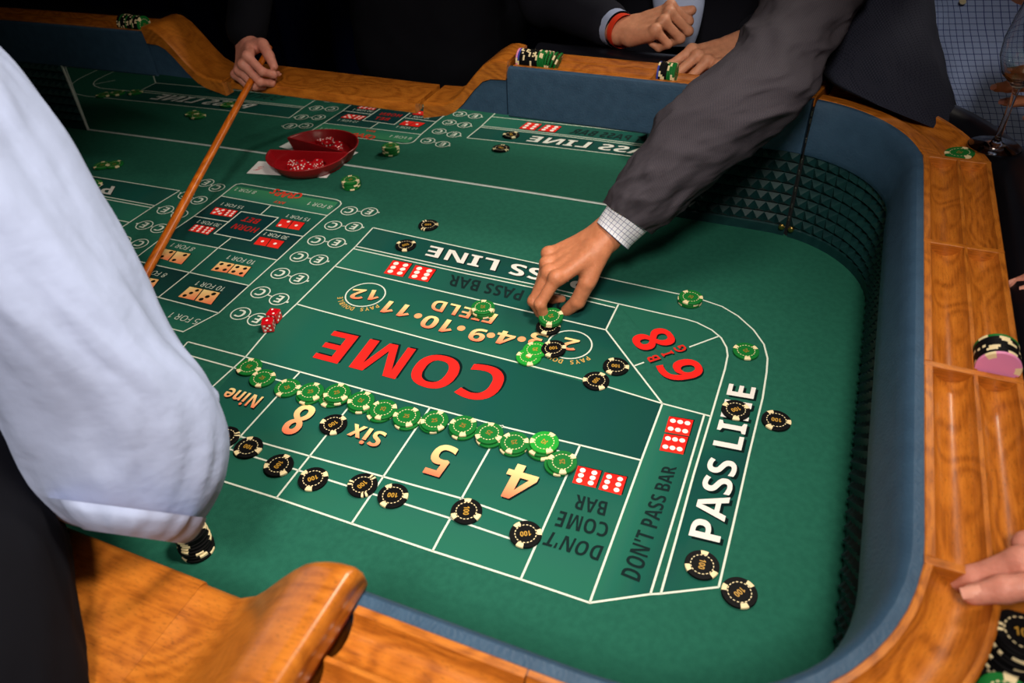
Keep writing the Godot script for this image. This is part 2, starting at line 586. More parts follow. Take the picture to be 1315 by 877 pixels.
func rounded_rise(mb: MB, pl: PackedVector2Array, t0: int, t1: int, z: float, depth: float, r: float) -> void:
	# a carved block: the outline pushed along z, its upper edge (points t0 to t1) rounded over front and back
	var low := pl.duplicate()
	for k in range(t0, t1 + 1): low[k].y -= r
	mb.extrude(low, Vector3(0, 0, z), Vector3.RIGHT, Vector3.UP, Vector3(0, 0, depth))
	var rows := []; var us := PackedFloat32Array(); var vs := PackedFloat32Array()
	var sg := signf(depth)
	for e in 14:
		var a := PI / 2 * (minf(e, 6) / 6.0 if e < 7 else (13 - e) / 6.0)
		var zz := z + sg * r * (1.0 - sin(a)) * 1.0
		var y := -r + r * sin(a)
		zz = z + sg * (r - r * cos(a)) if e < 7 else z + depth - sg * (r - r * cos(a))
		var row := PackedVector3Array()
		for k in range(t0, t1 + 1): row.append(Vector3(pl[k].x, pl[k].y + y, zz))
		rows.append(row); us.append(zz)
	for k in range(t0, t1 + 1): vs.append(pl[k].x)
	var probe := MB.new()
	probe.grid(rows, us, vs)
	var mid := 6 * (t1 - t0 + 1) + (t1 - t0) / 2
	mb.grid(rows, us, vs, false, probe.n[mid].y < 0)
	for e in 2:          # close the ends of the rounded skin
		var k := t0 if e == 0 else t1
		var ring := PackedVector3Array()
		for q in rows: ring.append(q[k - t0])
		mb.fan(ring, Vector3(-1 if (pl[t0].x < pl[t1].x) == (e == 0) else 1, 0, 0))

func build_table() -> Node3D:
	var table := thing("craps_table", "long casino dice table with green printed felt, blue padded walls and oak chip rail", "table")
	# --- felt
	var mb := MB.new()
	mb.box(Vector3(-0.245, -0.012, -0.325), Vector3(2.30, 0.024, 1.10))
	var felt := part("felt", mb.mesh(), M.felt, table)
	print_layout(felt)
	# --- body, base slab, legs
	var ring := Path.new()
	path_far(ring, LX, RX, 12)
	for e in [around_right(-90), around_left()]:
		for k in e.p.size(): ring.put(e.p[k], e.n[k])
	ring.p.append(ring.p[0]); ring.n.append(ring.n[0])
	mb = sweep(PackedVector2Array([Vector2(0.004, -0.02), Vector2(0.004, 0.145), Vector2(0.09, 0.145), Vector2(0.09, -0.16), Vector2(0.0, -0.16), Vector2(-0.12, -0.16), Vector2(-0.12, -0.03), Vector2(0.004, -0.02)]), ring, false)
	part("apron", mb.mesh(), M.dark, table)
	mb = MB.new(); mb.box(Vector3(-0.245, -0.045, -0.33), Vector3(2.1, 0.04, 0.9)); part("base_board", mb.mesh(), M.dark, table)
	for sx in [-1.15, 0.66]:
		for sz in [-0.75, 0.08]:
			mb = MB.new()
			mb.lathe(PackedVector2Array([Vector2(0.001, -0.75), Vector2(0.05, -0.75), Vector2(0.055, -0.70), Vector2(0.035, -0.66), Vector2(0.06, -0.40), Vector2(0.045, -0.22), Vector2(0.07, -0.16), Vector2(0.07, -0.15)]), 20, Transform3D(Basis.IDENTITY, Vector3(sx, 0, sz)))
			part("leg", mb.mesh(), M.wood_flat, table)
	# --- mirror on the far wall
	var rows := []; var us := PackedFloat32Array()
	for k in 41:
		var x := lerpf(-0.952, 0.465, k / 40.0)
		rows.append(PackedVector3Array([Vector3(x, 0.0, far_z(x)), Vector3(x, 0.1635, far_z(x) - 0.1635 * 0.01714)])); us.append(x)
	mb = MB.new(); mb.grid(rows, us, PackedFloat32Array([0, 1]), false, false)
	for k in mb.v.size():
		var x := mb.v[k].x
		var a := atan(-0.030737 + 0.038105 * (x / 0.95 + 0.25))
		mb.n[k] = Vector3(-sin(a), 0.01714, cos(a)).normalized()
	for k in range(0, mb.i.size(), 3):       # face the room
		var va := mb.v[mb.i[k]]; var vb := mb.v[mb.i[k + 1]]; var vd := mb.v[mb.i[k + 2]]
		if (vb - va).cross(vd - va).z > 0:
			var sw := mb.i[k + 1]; mb.i[k + 1] = mb.i[k + 2]; mb.i[k + 2] = sw
	part("mirror", mb.mesh(), M.mirror, table)
	mb = MB.new()
	for k in 40:
		var x0 := lerpf(-0.952, 0.465, k / 40.0); var x1 := lerpf(-0.952, 0.465, (k + 1) / 40.0)
		var a := Vector3(x0, 0.0012, far_z(x0) + 0.0016); var b := Vector3(x1, 0.0012, far_z(x1) + 0.0016)
		mb.tube(PackedVector3Array([a, b]), PackedFloat32Array([0.0013, 0.0013]), 6, false)
	part("mirror_edge", mb.mesh(), M.mirror_edge, table)
	mb = MB.new(); mb.box(Vector3(-0.953, 0.086, far_z(-0.952) + 0.0005), Vector3(0.004, 0.172, 0.004)); part("mirror_edge", mb.mesh(), M.mirror_edge, table)
	# --- rubber of small pyramids round the ends
	var pa := Path.new(); path_far(pa, 0.468, RX, 8); path_arc(pa, c_far_right(), -90, -78.2, 3)
	part("pyramid_rubber", pyramids(pa), M.rubber, table)
	var pb := around_right(-76.1); path_line(pb, Vector2(RX, NZ + CR), Vector2(0.60, NZ + CR), Vector2(0, 1), 8)
	part("pyramid_rubber", pyramids(pb), M.rubber, table)
	var pc := around_left(); path_far(pc, LX, -0.957, 4)
	part("pyramid_rubber", pyramids(pc), M.rubber, table)
	# --- blue pads
	pa = Path.new(); path_far(pa, 0.192, RX, 8); path_arc(pa, c_far_right(), -90, -78.2, 4)
	part("pad", sweep(pad_profile(0.003), pa).mesh(), M.pad, table)
	pb = around_right(-76.2); path_line(pb, Vector2(RX, NZ + CR), Vector2(0.515, NZ + CR), Vector2(0, 1), 4)
	# the pad stands further out on the end wall than in the far corner
	var pad_mb := sweep(pad_profile(0.017), pb)
	for k in pad_mb.v.size():
		var w := pad_mb.v[k]
		var f := clampf((w.z - (far_z(RX) + 0.02)) / 0.2, 0.0, 1.0)
		var q := Vector2(w.x, w.z)
		if f < 1.0 and q.x > RX:
			var rel := q - c_far_right()
			if rel.length() < CR:
				rel = rel.normalized() * lerpf(CR - (CR - rel.length()) * 0.3, rel.length(), f)
				pad_mb.v[k] = Vector3(c_far_right().x + rel.x, w.y, c_far_right().y + rel.y)
	part("pad", pad_mb.mesh(), M.pad, table)
	pc = Path.new(); path_line(pc, Vector2(-1.0, NZ + CR), Vector2(LX, NZ + CR), Vector2(0, 1), 4)
	var around := around_left()
	for k in around.p.size(): pc.put(around.p[k], around.n[k])
	path_far(pc, LX, -0.672, 6)
	part("pad", sweep(pad_profile(0.004), pc).mesh(), M.pad, table)
	# seam between the two halves: a dark joint with bare metal spots
	var sa := deg_to_rad(-77.15); var sd := Vector2(cos(sa), sin(sa))
	var sp := c_far_right() + sd * (CR + 0.004)
	mb = MB.new(); mb.box(Vector3(sp.x, 0.12, sp.y), Vector3(0.004, 0.25, 0.006), Basis(Vector3.UP, 0.22))
	part("joint_strip", mb.mesh(), M.dark, table)
	for y in [0.235, 0.222, 0.188, 0.150, 0.128, 0.095, 0.062, 0.036]:
		mb = MB.new(); mb.box(Vector3(sp.x, y, sp.y) - Vector3(sd.x, 0, sd.y) * 0.0036, Vector3(0.0022, 0.0085, 0.002), Basis(Vector3.UP, 0.22), 0.0005)
		part("joint_metal", mb.mesh(), M.screw, table)
	for da in [-79.6, -74.2]:
		var a := deg_to_rad(da); var d := Vector2(cos(a), sin(a)); var w := c_far_right() + d * (CR - 0.009)
		mb = MB.new(); mb.lathe(PackedVector2Array([Vector2(0.0001, -0.002), Vector2(0.0055, -0.002), Vector2(0.0055, 0.001), Vector2(0.004, 0.003), Vector2(0.0001, 0.0035)]), 16, Transform3D(Basis(Vector3.UP.cross(Vector3(-d.x, 0, -d.y)).normalized(), PI / 2), Vector3(w.x, 0.021, w.y)))
		part("brass_stud", mb.mesh(), M.brass, table)
	# --- oak chip rail in lengths, with a bar across between them
	var lens := [-0.700, -0.456, -0.215, 0.028]
	var e1 := 0.895
	for k in 3:
		var o := Path.new(); path_line(o, Vector2(e1, lens[k] + 0.004), Vector2(e1, lens[k + 1] - 0.004), Vector2(1, 0), 6)
		part("chip_trough", sweep(rail_profile("two"), o).mesh(), M.wood, table)
	for z in lens:
		mb = MB.new(); mb.box(Vector3(e1 + 0.0555, 0.2245, z), Vector3(0.087, 0.065, 0.008), Basis.IDENTITY, 0.0012)
		part("rail_divider", mb.mesh(), M.wood_flat, table)
	var corner := Path.new(); path_arc(corner, c_far_right(), -76.6, 0, 16); path_line(corner, Vector2(e1, c_far_right().y), Vector2(e1, -0.704), Vector2(1, 0), 1)
	if c_far_right().y > -0.704:
		corner = Path.new(); path_arc(corner, c_far_right(), -76.4, -16.0, 16); corner.put(Vector2(e1, -0.704), Vector2(1, 0))
	part("rail_corner", sweep(rail_profile("step"), corner).mesh(), M.wood, table)
	corner = Path.new(); path_line(corner, Vector2(e1, 0.032), Vector2(e1, NZ), Vector2(1, 0), 1)
	corner = Path.new(); corner.put(Vector2(e1, 0.032), Vector2(1, 0)); path_arc(corner, Vector2(RX, NZ), 15.0, 90, 18)
	path_line(corner, Vector2(RX, NZ + CR), Vector2(0.66, NZ + CR), Vector2(0, 1), 2)
	part("rail_corner", sweep(rail_profile("one"), corner).mesh(), M.wood, table)
	part("rail_step", sweep(PackedVector2Array([Vector2(0.060, 0.150), Vector2(0.060, 0.1915), Vector2(0.112, 0.1915), Vector2(0.112, 0.150), Vector2(0.060, 0.150)]), corner).mesh(), M.dark, table)
	var near := Path.new(); path_line(near, Vector2(0.659, NZ + CR), Vector2(0.524, NZ + CR), Vector2(0, 1), 4)
	part("chip_trough", sweep(rail_profile("two"), near).mesh(), M.wood, table)
	for seg in [[0.199, 0.462], [0.470, 0.700]]:
		var o := Path.new(); path_far(o, seg[0], seg[1], 6)
		if seg[1] == 0.700: path_arc(o, c_far_right(), -90, -79.5, 3)
		part("chip_trough", sweep(rail_profile("two"), o).mesh(), M.wood, table)
	mb = MB.new(); mb.box(Vector3(0.466, 0.2245, far_z(0.466) - 0.0555), Vector3(0.008, 0.065, 0.087), Basis.IDENTITY, 0.0012); part("rail_divider", mb.mesh(), M.wood_flat, table)
	var sq := c_far_right() + Vector2(cos(deg_to_rad(-78.6)), sin(deg_to_rad(-78.6))) * (CR + 0.0555)
	mb = MB.new(); mb.box(Vector3(sq.x, 0.2255, sq.y), Vector3(0.007, 0.067, 0.087), Basis(Vector3.UP, -deg_to_rad(11.4)), 0.0012); part("rail_divider", mb.mesh(), M.wood_flat, table)
	var lf := Path.new()
	var al := around_left()
	for k in al.p.size(): lf.put(al.p[k], al.n[k])
	path_far(lf, LX, -0.676, 6)
	part("chip_trough", sweep(rail_profile("two"), lf).mesh(), M.wood, table)
	# --- low ledge for the stickman, with a carved rise at each end
	var zf := far_z(-0.24) + 0.009
	mb = MB.new()
	var led := PackedVector2Array([Vector2(0.0, 0.151), Vector2(0.004, 0.148), Vector2(0.115, 0.148), Vector2(0.115, 0.168), Vector2(0.006, 0.168), Vector2(0.001, 0.163)])
	mb.extrude(led, Vector3(-0.47, 0, zf), Vector3(0, 0, -1), Vector3.UP, Vector3(0.462, 0, 0))
	part("low_ledge", mb.mesh(), M.wood_flat, table)
	var rise: PackedVector2Array = PackedVector2Array([Vector2(0.003, 0.1367), Vector2(0.0416, 0.1456), Vector2(0.0582, 0.1493), Vector2(0.0763, 0.158), Vector2(0.0978, 0.1782), Vector2(0.1234, 0.2085), Vector2(0.1423, 0.2268), Vector2(0.1602, 0.2338), Vector2(0.191, 0.2354), Vector2(0.1949, 0.2699), Vector2(0.1792, 0.2722), Vector2(0.1648, 0.27), Vector2(0.1444, 0.2581), Vector2(0.123, 0.2359), Vector2(0.0976, 0.2057), Vector2(0.0748, 0.1835), Vector2(0.0497, 0.1721), Vector2(0.0071, 0.1701)])
	for side in 2:
		var pl := PackedVector2Array()
		for q in rise: pl.append(q if side == 0 else Vector2(-0.478 - q.x, q.y))
		mb = MB.new()
		rounded_rise(mb, pl, 9, 17, far_z(0.1) + 0.006 if side == 0 else far_z(-0.6) + 0.006, -0.104, 0.006)
		part("carved_rise", mb.mesh(), M.wood_flat, table)
		# padding under the rise
		var under := PackedVector2Array()
		var ps: PackedVector2Array = PackedVector2Array([Vector2(0.0965, 0.1763), Vector2(0.1221, 0.2067), Vector2(0.141, 0.2251), Vector2(0.159, 0.2319), Vector2(0.1899, 0.2337)])
		under.append_array(ps)
		under.append(Vector2(ps[-1].x, 0.165)); under.append(Vector2(ps[0].x - 0.012, 0.165))
		if side == 1:
			var u2 := PackedVector2Array()
			for q in under: u2.append(Vector2(-0.478 - q.x, q.y))
			under = u2
		mb = MB.new()
		mb.extrude(under, Vector3(0, 0, far_z(0.1) + 0.002 if side == 0 else far_z(-0.6) + 0.002), Vector3.RIGHT, Vector3.UP, Vector3(0, 0, -0.03))
		part("pad", mb.mesh(), M.pad, table)
	var big: PackedVector2Array = PackedVector2Array([Vector2(0.3376, 0.1411), Vector2(0.3758, 0.1603), Vector2(0.4008, 0.1865), Vector2(0.4191, 0.207), Vector2(0.4428, 0.2364), Vector2(0.459, 0.2554), Vector2(0.4728, 0.2701), Vector2(0.4839, 0.2782), Vector2(0.4942, 0.2839), Vector2(0.5059, 0.288), Vector2(0.5176, 0.2896), Vector2(0.5228, 0.2856), Vector2(0.5242, 0.2756), Vector2(0.5195, 0.261), Vector2(0.5153, 0.2463)])
	big = PackedVector2Array(big)
	for k in big.size():
		if k < 2: big[k].y = 0.168
	big.append(Vector2(big[-1].x, 0.192)); big.append(Vector2(big[-1].x - 0.03, 0.148)); big.append(Vector2(big[0].x, 0.148))
	# --- wide ledge on the dealers' side and its carved rise
	mb = MB.new()
	mb.extrude(PackedVector2Array([Vector2(0.0, 0.152), Vector2(0.003, 0.148), Vector2(0.165, 0.148), Vector2(0.165, 0.168), Vector2(0.005, 0.168), Vector2(0.001, 0.165)]), Vector3(-0.50 - big[0].x + 0.0004, 0, 0.203), Vector3(0, 0, 1), Vector3.UP, Vector3(2.0 * big[0].x + 0.50 - 0.0008, 0, 0))
	part("dealer_ledge", mb.mesh(), M.wood_flat, table)
	for side in 2:
		var pl := PackedVector2Array()
		for q in big: pl.append(q if side == 0 else Vector2(-0.50 - q.x, q.y))
		mb = MB.new()
		rounded_rise(mb, pl, 0, 13, 0.203, 0.137, 0.012)
		var rise_part := part("carved_rise", mb.mesh(), M.wood_flat, table)
		if side == 0:
			for s in [[0.222, 0.235], [0.212, 0.29]]:
				mb = MB.new(); mb.lathe(PackedVector2Array([Vector2(0.0001, 0.0), Vector2(0.005, 0.0), Vector2(0.004, 0.0016), Vector2(0.0001, 0.002)]), 14, Transform3D(Basis(Vector3(0, 0, -1), PI / 2), Vector3(big[-3].x + 0.0002, s[0] + 0.028, s[1] + 0.005)))
				part("screw_plug", mb.mesh(), M.screw, rise_part)
	# --- black arm bolsters outside the rail
	for run in [[0.2, 0.70, -83.0], [0, 0, 0]]:
		var o := Path.new()
		if run[1] > 0.5: path_far(o, 0.2, RX, 6); path_arc(o, c_far_right(), -90, -77.5, 3)
		else:
			var r := around_right(-76.7)
			for k in r.p.size(): o.put(r.p[k], r.n[k])
		var prof := PackedVector2Array()
		for k in 13:
			var a := PI - TAU * k / 12.0
			prof.append(Vector2(0.142 + 0.0345 * cos(a), 0.232 + 0.026 * sin(a)))
		part("arm_bolster", sweep(prof, o).mesh(), M.black_leather, table)
	var lo := Path.new()
	for k in al.p.size(): lo.put(al.p[k], al.n[k])
	path_far(lo, LX, -0.70, 6)
	var prof2 := PackedVector2Array()
	for k in 13:
		var a := PI - TAU * k / 12.0
		prof2.append(Vector2(0.142 + 0.0345 * cos(a), 0.232 + 0.026 * sin(a)))
	part("arm_bolster", sweep(prof2, lo).mesh(), M.black_leather, table)
	return table

# ------------------------------------------------------------------ what is printed on the felt
var fonts := {}
const PCX := -0.2513

func font(bold: bool) -> SystemFont:
	if not fonts.has(bold):
		var f := SystemFont.new()
		f.font_names = PackedStringArray(["Droid Sans"])
		f.font_weight = 700 if bold else 400
		fonts[bold] = f
	return fonts[bold]

func ink(text: String, bold: bool) -> Array:
	var tm := TextMesh.new()
	tm.text = text; tm.font = font(bold); tm.font_size = 48; tm.pixel_size = 0.01; tm.depth = 0.0; tm.curve_step = 1.2
	tm.horizontal_alignment = HORIZONTAL_ALIGNMENT_LEFT
	var a := tm.get_mesh_arrays()
	var v: PackedVector3Array = a[Mesh.ARRAY_VERTEX]
	var lo := Vector2(1e9, 1e9); var hi := Vector2(-1e9, -1e9)
	for p in v:
		lo = lo.min(Vector2(p.x, p.y)); hi = hi.max(Vector2(p.x, p.y))
	return [v, a[Mesh.ARRAY_INDEX], lo, hi]

func word(mb: MB, text: String, q: Array, y: float, top: Color, bottom: Color, bold := true, shift := Vector2.ZERO) -> void:
	# q: the inked box's corners on the felt: left top, right top, right bottom, left bottom as one reads it
	var k := ink(text, bold)
	var v: PackedVector3Array = k[0]; var idx: PackedInt32Array = k[1]
	var lo: Vector2 = k[2]; var sz: Vector2 = k[3] - k[2]
	var base := mb.v.size()
	for p in v:
		var u := (p.x - lo.x) / sz.x; var w := (p.y - lo.y) / sz.y
		var t: Vector2 = (q[3] as Vector2).lerp(q[2], u).lerp((q[0] as Vector2).lerp(q[1], u), w) + shift
		mb.col = bottom.lerp(top, w)
		mb.vert(Vector3(t.x, y, t.y), Vector3.UP)
	for j in range(0, idx.size(), 3):
		var a := mb.v[base + idx[j]]; var b := mb.v[base + idx[j + 1]]; var d := mb.v[base + idx[j + 2]]
		if (b - a).cross(d - a).y > 0: mb.i.append_array(PackedInt32Array([base + idx[j], base + idx[j + 2], base + idx[j + 1]]))
		else: mb.i.append_array(PackedInt32Array([base + idx[j], base + idx[j + 1], base + idx[j + 2]]))
	mb.col = Color.WHITE

func box_at(c: Vector2, h: float, text: String, bold: bool, turn := 0.0, stretch := 1.0) -> Array:
	# a box round c for text that faces the far side, turned by turn degrees
	var k := ink(text, bold)
	var sz: Vector2 = k[3] - k[2]
	var w := h * sz.x / sz.y * stretch
	var r := Vector2(-1, 0).rotated(deg_to_rad(turn)) * w / 2; var u := Vector2(0, 1).rotated(deg_to_rad(turn)) * h / 2
	return [c - r + u, c + r + u, c + r - u, c - r - u]

func strip(mb: MB, pts: PackedVector2Array, w: float, y: float, col: Color, closed := false) -> void:
	mb.col = col
	var n := pts.size()
	var base := mb.v.size()
	for k in n:
		var a := pts[(k - 1 + n) % n] if (closed or k > 0) else pts[k]
		var b := pts[(k + 1) % n] if (closed or k < n - 1) else pts[k]
		var d0 := (pts[k] - a).normalized(); var d1 := (b - pts[k]).normalized()
		if d0 == Vector2.ZERO: d0 = d1
		if d1 == Vector2.ZERO: d1 = d0
		var m := (d0.orthogonal() + d1.orthogonal()).normalized()
		var f := minf(1.0 / maxf(m.dot(d1.orthogonal()), 0.4), 2.0) * w / 2
		mb.vert(Vector3(pts[k].x + m.x * f, y, pts[k].y + m.y * f), Vector3.UP)
		mb.vert(Vector3(pts[k].x - m.x * f, y, pts[k].y - m.y * f), Vector3.UP)
	for k in (n if closed else n - 1):
		var a := base + k * 2; var b := base + ((k + 1) % n) * 2
		for t in [[a, a + 1, b], [b, a + 1, b + 1]]:
			if (mb.v[t[1]] - mb.v[t[0]]).cross(mb.v[t[2]] - mb.v[t[0]]).y > 0: mb.i.append_array(PackedInt32Array([t[0], t[2], t[1]]))
			else: mb.i.append_array(PackedInt32Array(t))
	mb.col = Color.WHITE

func patch(mb: MB, q: Array, y: float, cols: Array) -> void:
	# a four-cornered field whose ink fades from corner to corner
	var base := mb.v.size(); var k := 10
	for a in k + 1:
		for b in k + 1:
			var u := float(a) / k; var w := float(b) / k
			var p: Vector2 = (q[0] as Vector2).lerp(q[1], u).lerp((q[3] as Vector2).lerp(q[2], u), w)
			mb.col = (cols[0] as Color).lerp(cols[1], u).lerp((cols[3] as Color).lerp(cols[2], u), w)
			mb.vert(Vector3(p.x, y, p.y), Vector3.UP)
	for a in k:
		for b in k:
			var i0 := base + a * (k + 1) + b
			for t in [[i0, i0 + 1, i0 + k + 1], [i0 + k + 1, i0 + 1, i0 + k + 2]]:
				if (mb.v[t[1]] - mb.v[t[0]]).cross(mb.v[t[2]] - mb.v[t[0]]).y > 0: mb.i.append_array(PackedInt32Array([t[0], t[2], t[1]]))
				else: mb.i.append_array(PackedInt32Array(t))
	mb.col = Color.WHITE

func disc(mb: MB, c: Vector2, r: float, y: float, col: Color, ax := Vector2(1, 0), squash := 1.0) -> void:
	mb.col = col
	var k := mb.vert(Vector3(c.x, y, c.y), Vector3.UP)
	for s in 17:
		var a := TAU * s / 16
		var d := ax * cos(a) * r + ax.orthogonal() * sin(a) * r * squash
		mb.vert(Vector3(c.x + d.x, y, c.y + d.y), Vector3.UP)
	for s in 16:
		if (mb.v[k + 1 + s] - mb.v[k]).cross(mb.v[k + 2 + s] - mb.v[k]).y > 0: mb.i.append_array(PackedInt32Array([k, k + 2 + s, k + 1 + s]))
		else: mb.i.append_array(PackedInt32Array([k, k + 1 + s, k + 2 + s]))
	mb.col = Color.WHITE

func ring_line(mb: MB, c: Vector2, r: float, w: float, y: float, col: Color) -> void:
	var p := PackedVector2Array()
	for s in 32: p.append(c + Vector2(cos(TAU * s / 32), sin(TAU * s / 32)) * r)
	strip(mb, p, w, y, col, true)

const PIPS := {"6v": [[.25, .2], [.25, .5], [.25, .8], [.75, .2], [.75, .5], [.75, .8]], "6h": [[.2, .25], [.5, .25], [.8, .25], [.2, .75], [.5, .75], [.8, .75]],
	"5": [[.25, .25], [.75, .25], [.5, .5], [.25, .75], [.75, .75]], "4": [[.25, .25], [.75, .25], [.25, .75], [.75, .75]], "3": [[.72, .2], [.5, .5], [.28, .8]], "2": [[.72, .2], [.28, .8]], "1": [[.5, .5]]}

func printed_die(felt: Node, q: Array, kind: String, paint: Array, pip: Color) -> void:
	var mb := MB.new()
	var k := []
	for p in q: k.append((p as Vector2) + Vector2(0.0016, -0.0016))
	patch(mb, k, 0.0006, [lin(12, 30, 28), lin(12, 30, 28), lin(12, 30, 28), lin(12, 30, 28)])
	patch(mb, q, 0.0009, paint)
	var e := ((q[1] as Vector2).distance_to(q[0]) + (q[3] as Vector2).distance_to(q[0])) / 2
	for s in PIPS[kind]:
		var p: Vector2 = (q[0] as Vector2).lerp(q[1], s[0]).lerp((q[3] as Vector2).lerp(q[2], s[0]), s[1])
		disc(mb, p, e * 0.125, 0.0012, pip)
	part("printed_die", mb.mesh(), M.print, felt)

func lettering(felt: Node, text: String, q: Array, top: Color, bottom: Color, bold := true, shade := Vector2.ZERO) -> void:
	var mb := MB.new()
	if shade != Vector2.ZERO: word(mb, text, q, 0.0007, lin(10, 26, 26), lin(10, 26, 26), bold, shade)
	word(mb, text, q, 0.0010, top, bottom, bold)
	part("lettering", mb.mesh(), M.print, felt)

func arc_text(felt: Node, text: String, c: Vector2, r: float, h: float, mid: float, step: float, col: Color, inward := false) -> void:
	# letters set one by one along an arc; mid is the angle of the middle letter, seen by a reader on the far side
	var mb := MB.new()
	for k in text.length():
		if text[k] == " ": continue
		var a := deg_to_rad(mid + (k - (text.length() - 1) / 2.0) * step)
		var d := Vector2(cos(a), sin(a))
		var turn := rad_to_deg(a) - 90.0
		if inward: turn += 180.0
		word(mb, text[k], box_at(c + d * r, h, text[k], true, turn, 0.9), 0.0010, col, col)
	part("lettering", mb.mesh(), M.print, felt)

func print_layout(felt: Node) -> void:
	var W := lin(206, 216, 204)
	var cream := lin(238, 216, 150); var salmon := lin(236, 116, 84)
	var red := lin(222, 36, 30); var ink_dark := lin(16, 34, 36)
	var gold := lin(196, 158, 84)
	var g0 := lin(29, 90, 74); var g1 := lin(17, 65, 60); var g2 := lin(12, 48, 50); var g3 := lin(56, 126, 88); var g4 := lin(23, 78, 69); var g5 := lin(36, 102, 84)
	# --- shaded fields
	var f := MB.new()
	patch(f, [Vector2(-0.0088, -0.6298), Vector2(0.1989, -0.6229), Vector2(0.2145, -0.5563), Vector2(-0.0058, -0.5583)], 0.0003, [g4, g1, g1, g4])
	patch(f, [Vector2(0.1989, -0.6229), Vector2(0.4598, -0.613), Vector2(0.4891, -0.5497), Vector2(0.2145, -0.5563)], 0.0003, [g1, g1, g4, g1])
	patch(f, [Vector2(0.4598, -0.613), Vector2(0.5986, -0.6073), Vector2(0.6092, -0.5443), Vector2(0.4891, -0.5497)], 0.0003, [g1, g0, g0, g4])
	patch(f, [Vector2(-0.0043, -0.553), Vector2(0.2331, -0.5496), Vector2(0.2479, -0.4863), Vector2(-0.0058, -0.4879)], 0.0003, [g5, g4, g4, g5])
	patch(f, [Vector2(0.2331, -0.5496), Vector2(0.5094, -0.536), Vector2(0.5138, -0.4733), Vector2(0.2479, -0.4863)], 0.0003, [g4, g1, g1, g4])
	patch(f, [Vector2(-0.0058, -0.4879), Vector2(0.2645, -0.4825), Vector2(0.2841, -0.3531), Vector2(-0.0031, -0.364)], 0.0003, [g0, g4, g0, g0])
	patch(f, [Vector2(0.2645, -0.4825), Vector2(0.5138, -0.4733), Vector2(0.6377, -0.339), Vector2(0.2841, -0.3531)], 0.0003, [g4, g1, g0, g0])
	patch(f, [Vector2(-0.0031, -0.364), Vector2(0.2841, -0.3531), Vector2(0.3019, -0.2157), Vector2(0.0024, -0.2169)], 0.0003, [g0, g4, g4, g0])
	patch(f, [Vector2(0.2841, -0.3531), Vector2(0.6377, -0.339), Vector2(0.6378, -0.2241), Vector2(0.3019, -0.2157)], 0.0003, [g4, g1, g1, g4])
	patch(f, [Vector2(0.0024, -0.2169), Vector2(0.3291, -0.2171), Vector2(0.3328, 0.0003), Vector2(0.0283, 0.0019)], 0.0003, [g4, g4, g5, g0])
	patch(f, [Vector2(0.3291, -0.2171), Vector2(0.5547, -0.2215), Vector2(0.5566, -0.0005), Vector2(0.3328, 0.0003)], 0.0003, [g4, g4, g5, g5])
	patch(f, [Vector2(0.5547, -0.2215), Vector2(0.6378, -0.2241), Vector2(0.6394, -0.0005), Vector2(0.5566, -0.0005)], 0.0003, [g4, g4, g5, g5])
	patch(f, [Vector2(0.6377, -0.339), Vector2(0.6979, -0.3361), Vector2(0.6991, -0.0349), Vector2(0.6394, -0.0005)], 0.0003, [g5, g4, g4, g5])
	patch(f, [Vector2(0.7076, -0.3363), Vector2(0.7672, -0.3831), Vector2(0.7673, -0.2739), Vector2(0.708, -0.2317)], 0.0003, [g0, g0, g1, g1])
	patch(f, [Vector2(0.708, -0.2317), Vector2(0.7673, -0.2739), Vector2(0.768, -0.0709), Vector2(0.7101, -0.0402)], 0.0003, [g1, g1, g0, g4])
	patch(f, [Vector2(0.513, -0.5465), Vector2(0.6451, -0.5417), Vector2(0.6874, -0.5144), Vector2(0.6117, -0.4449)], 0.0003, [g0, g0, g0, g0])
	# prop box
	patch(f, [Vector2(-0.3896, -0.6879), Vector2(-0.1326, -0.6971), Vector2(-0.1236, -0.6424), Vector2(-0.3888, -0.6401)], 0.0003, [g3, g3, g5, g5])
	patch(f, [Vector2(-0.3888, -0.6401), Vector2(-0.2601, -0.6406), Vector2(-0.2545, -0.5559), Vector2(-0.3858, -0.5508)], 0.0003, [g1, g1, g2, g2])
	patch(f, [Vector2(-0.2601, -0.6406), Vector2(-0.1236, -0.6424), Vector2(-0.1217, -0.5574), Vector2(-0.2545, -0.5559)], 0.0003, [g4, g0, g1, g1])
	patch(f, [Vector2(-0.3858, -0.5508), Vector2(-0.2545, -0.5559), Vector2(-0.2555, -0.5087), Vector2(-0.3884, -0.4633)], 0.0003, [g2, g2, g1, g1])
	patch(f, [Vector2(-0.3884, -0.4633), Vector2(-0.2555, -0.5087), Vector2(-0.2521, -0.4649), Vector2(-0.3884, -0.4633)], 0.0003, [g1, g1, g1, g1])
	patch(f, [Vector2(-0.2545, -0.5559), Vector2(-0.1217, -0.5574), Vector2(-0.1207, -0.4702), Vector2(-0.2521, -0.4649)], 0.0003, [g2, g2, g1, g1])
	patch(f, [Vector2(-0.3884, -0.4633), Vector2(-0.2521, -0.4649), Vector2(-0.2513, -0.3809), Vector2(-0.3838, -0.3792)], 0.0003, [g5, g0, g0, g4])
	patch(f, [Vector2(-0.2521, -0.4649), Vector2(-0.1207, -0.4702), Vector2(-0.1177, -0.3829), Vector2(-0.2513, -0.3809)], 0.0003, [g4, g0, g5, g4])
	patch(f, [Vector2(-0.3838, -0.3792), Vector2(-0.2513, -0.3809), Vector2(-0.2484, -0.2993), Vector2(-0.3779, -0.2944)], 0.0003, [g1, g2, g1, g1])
	patch(f, [Vector2(-0.2513, -0.3809), Vector2(-0.1177, -0.3829), Vector2(-0.116, -0.2981), Vector2(-0.2484, -0.2993)], 0.0003, [g1, g2, g1, g1])
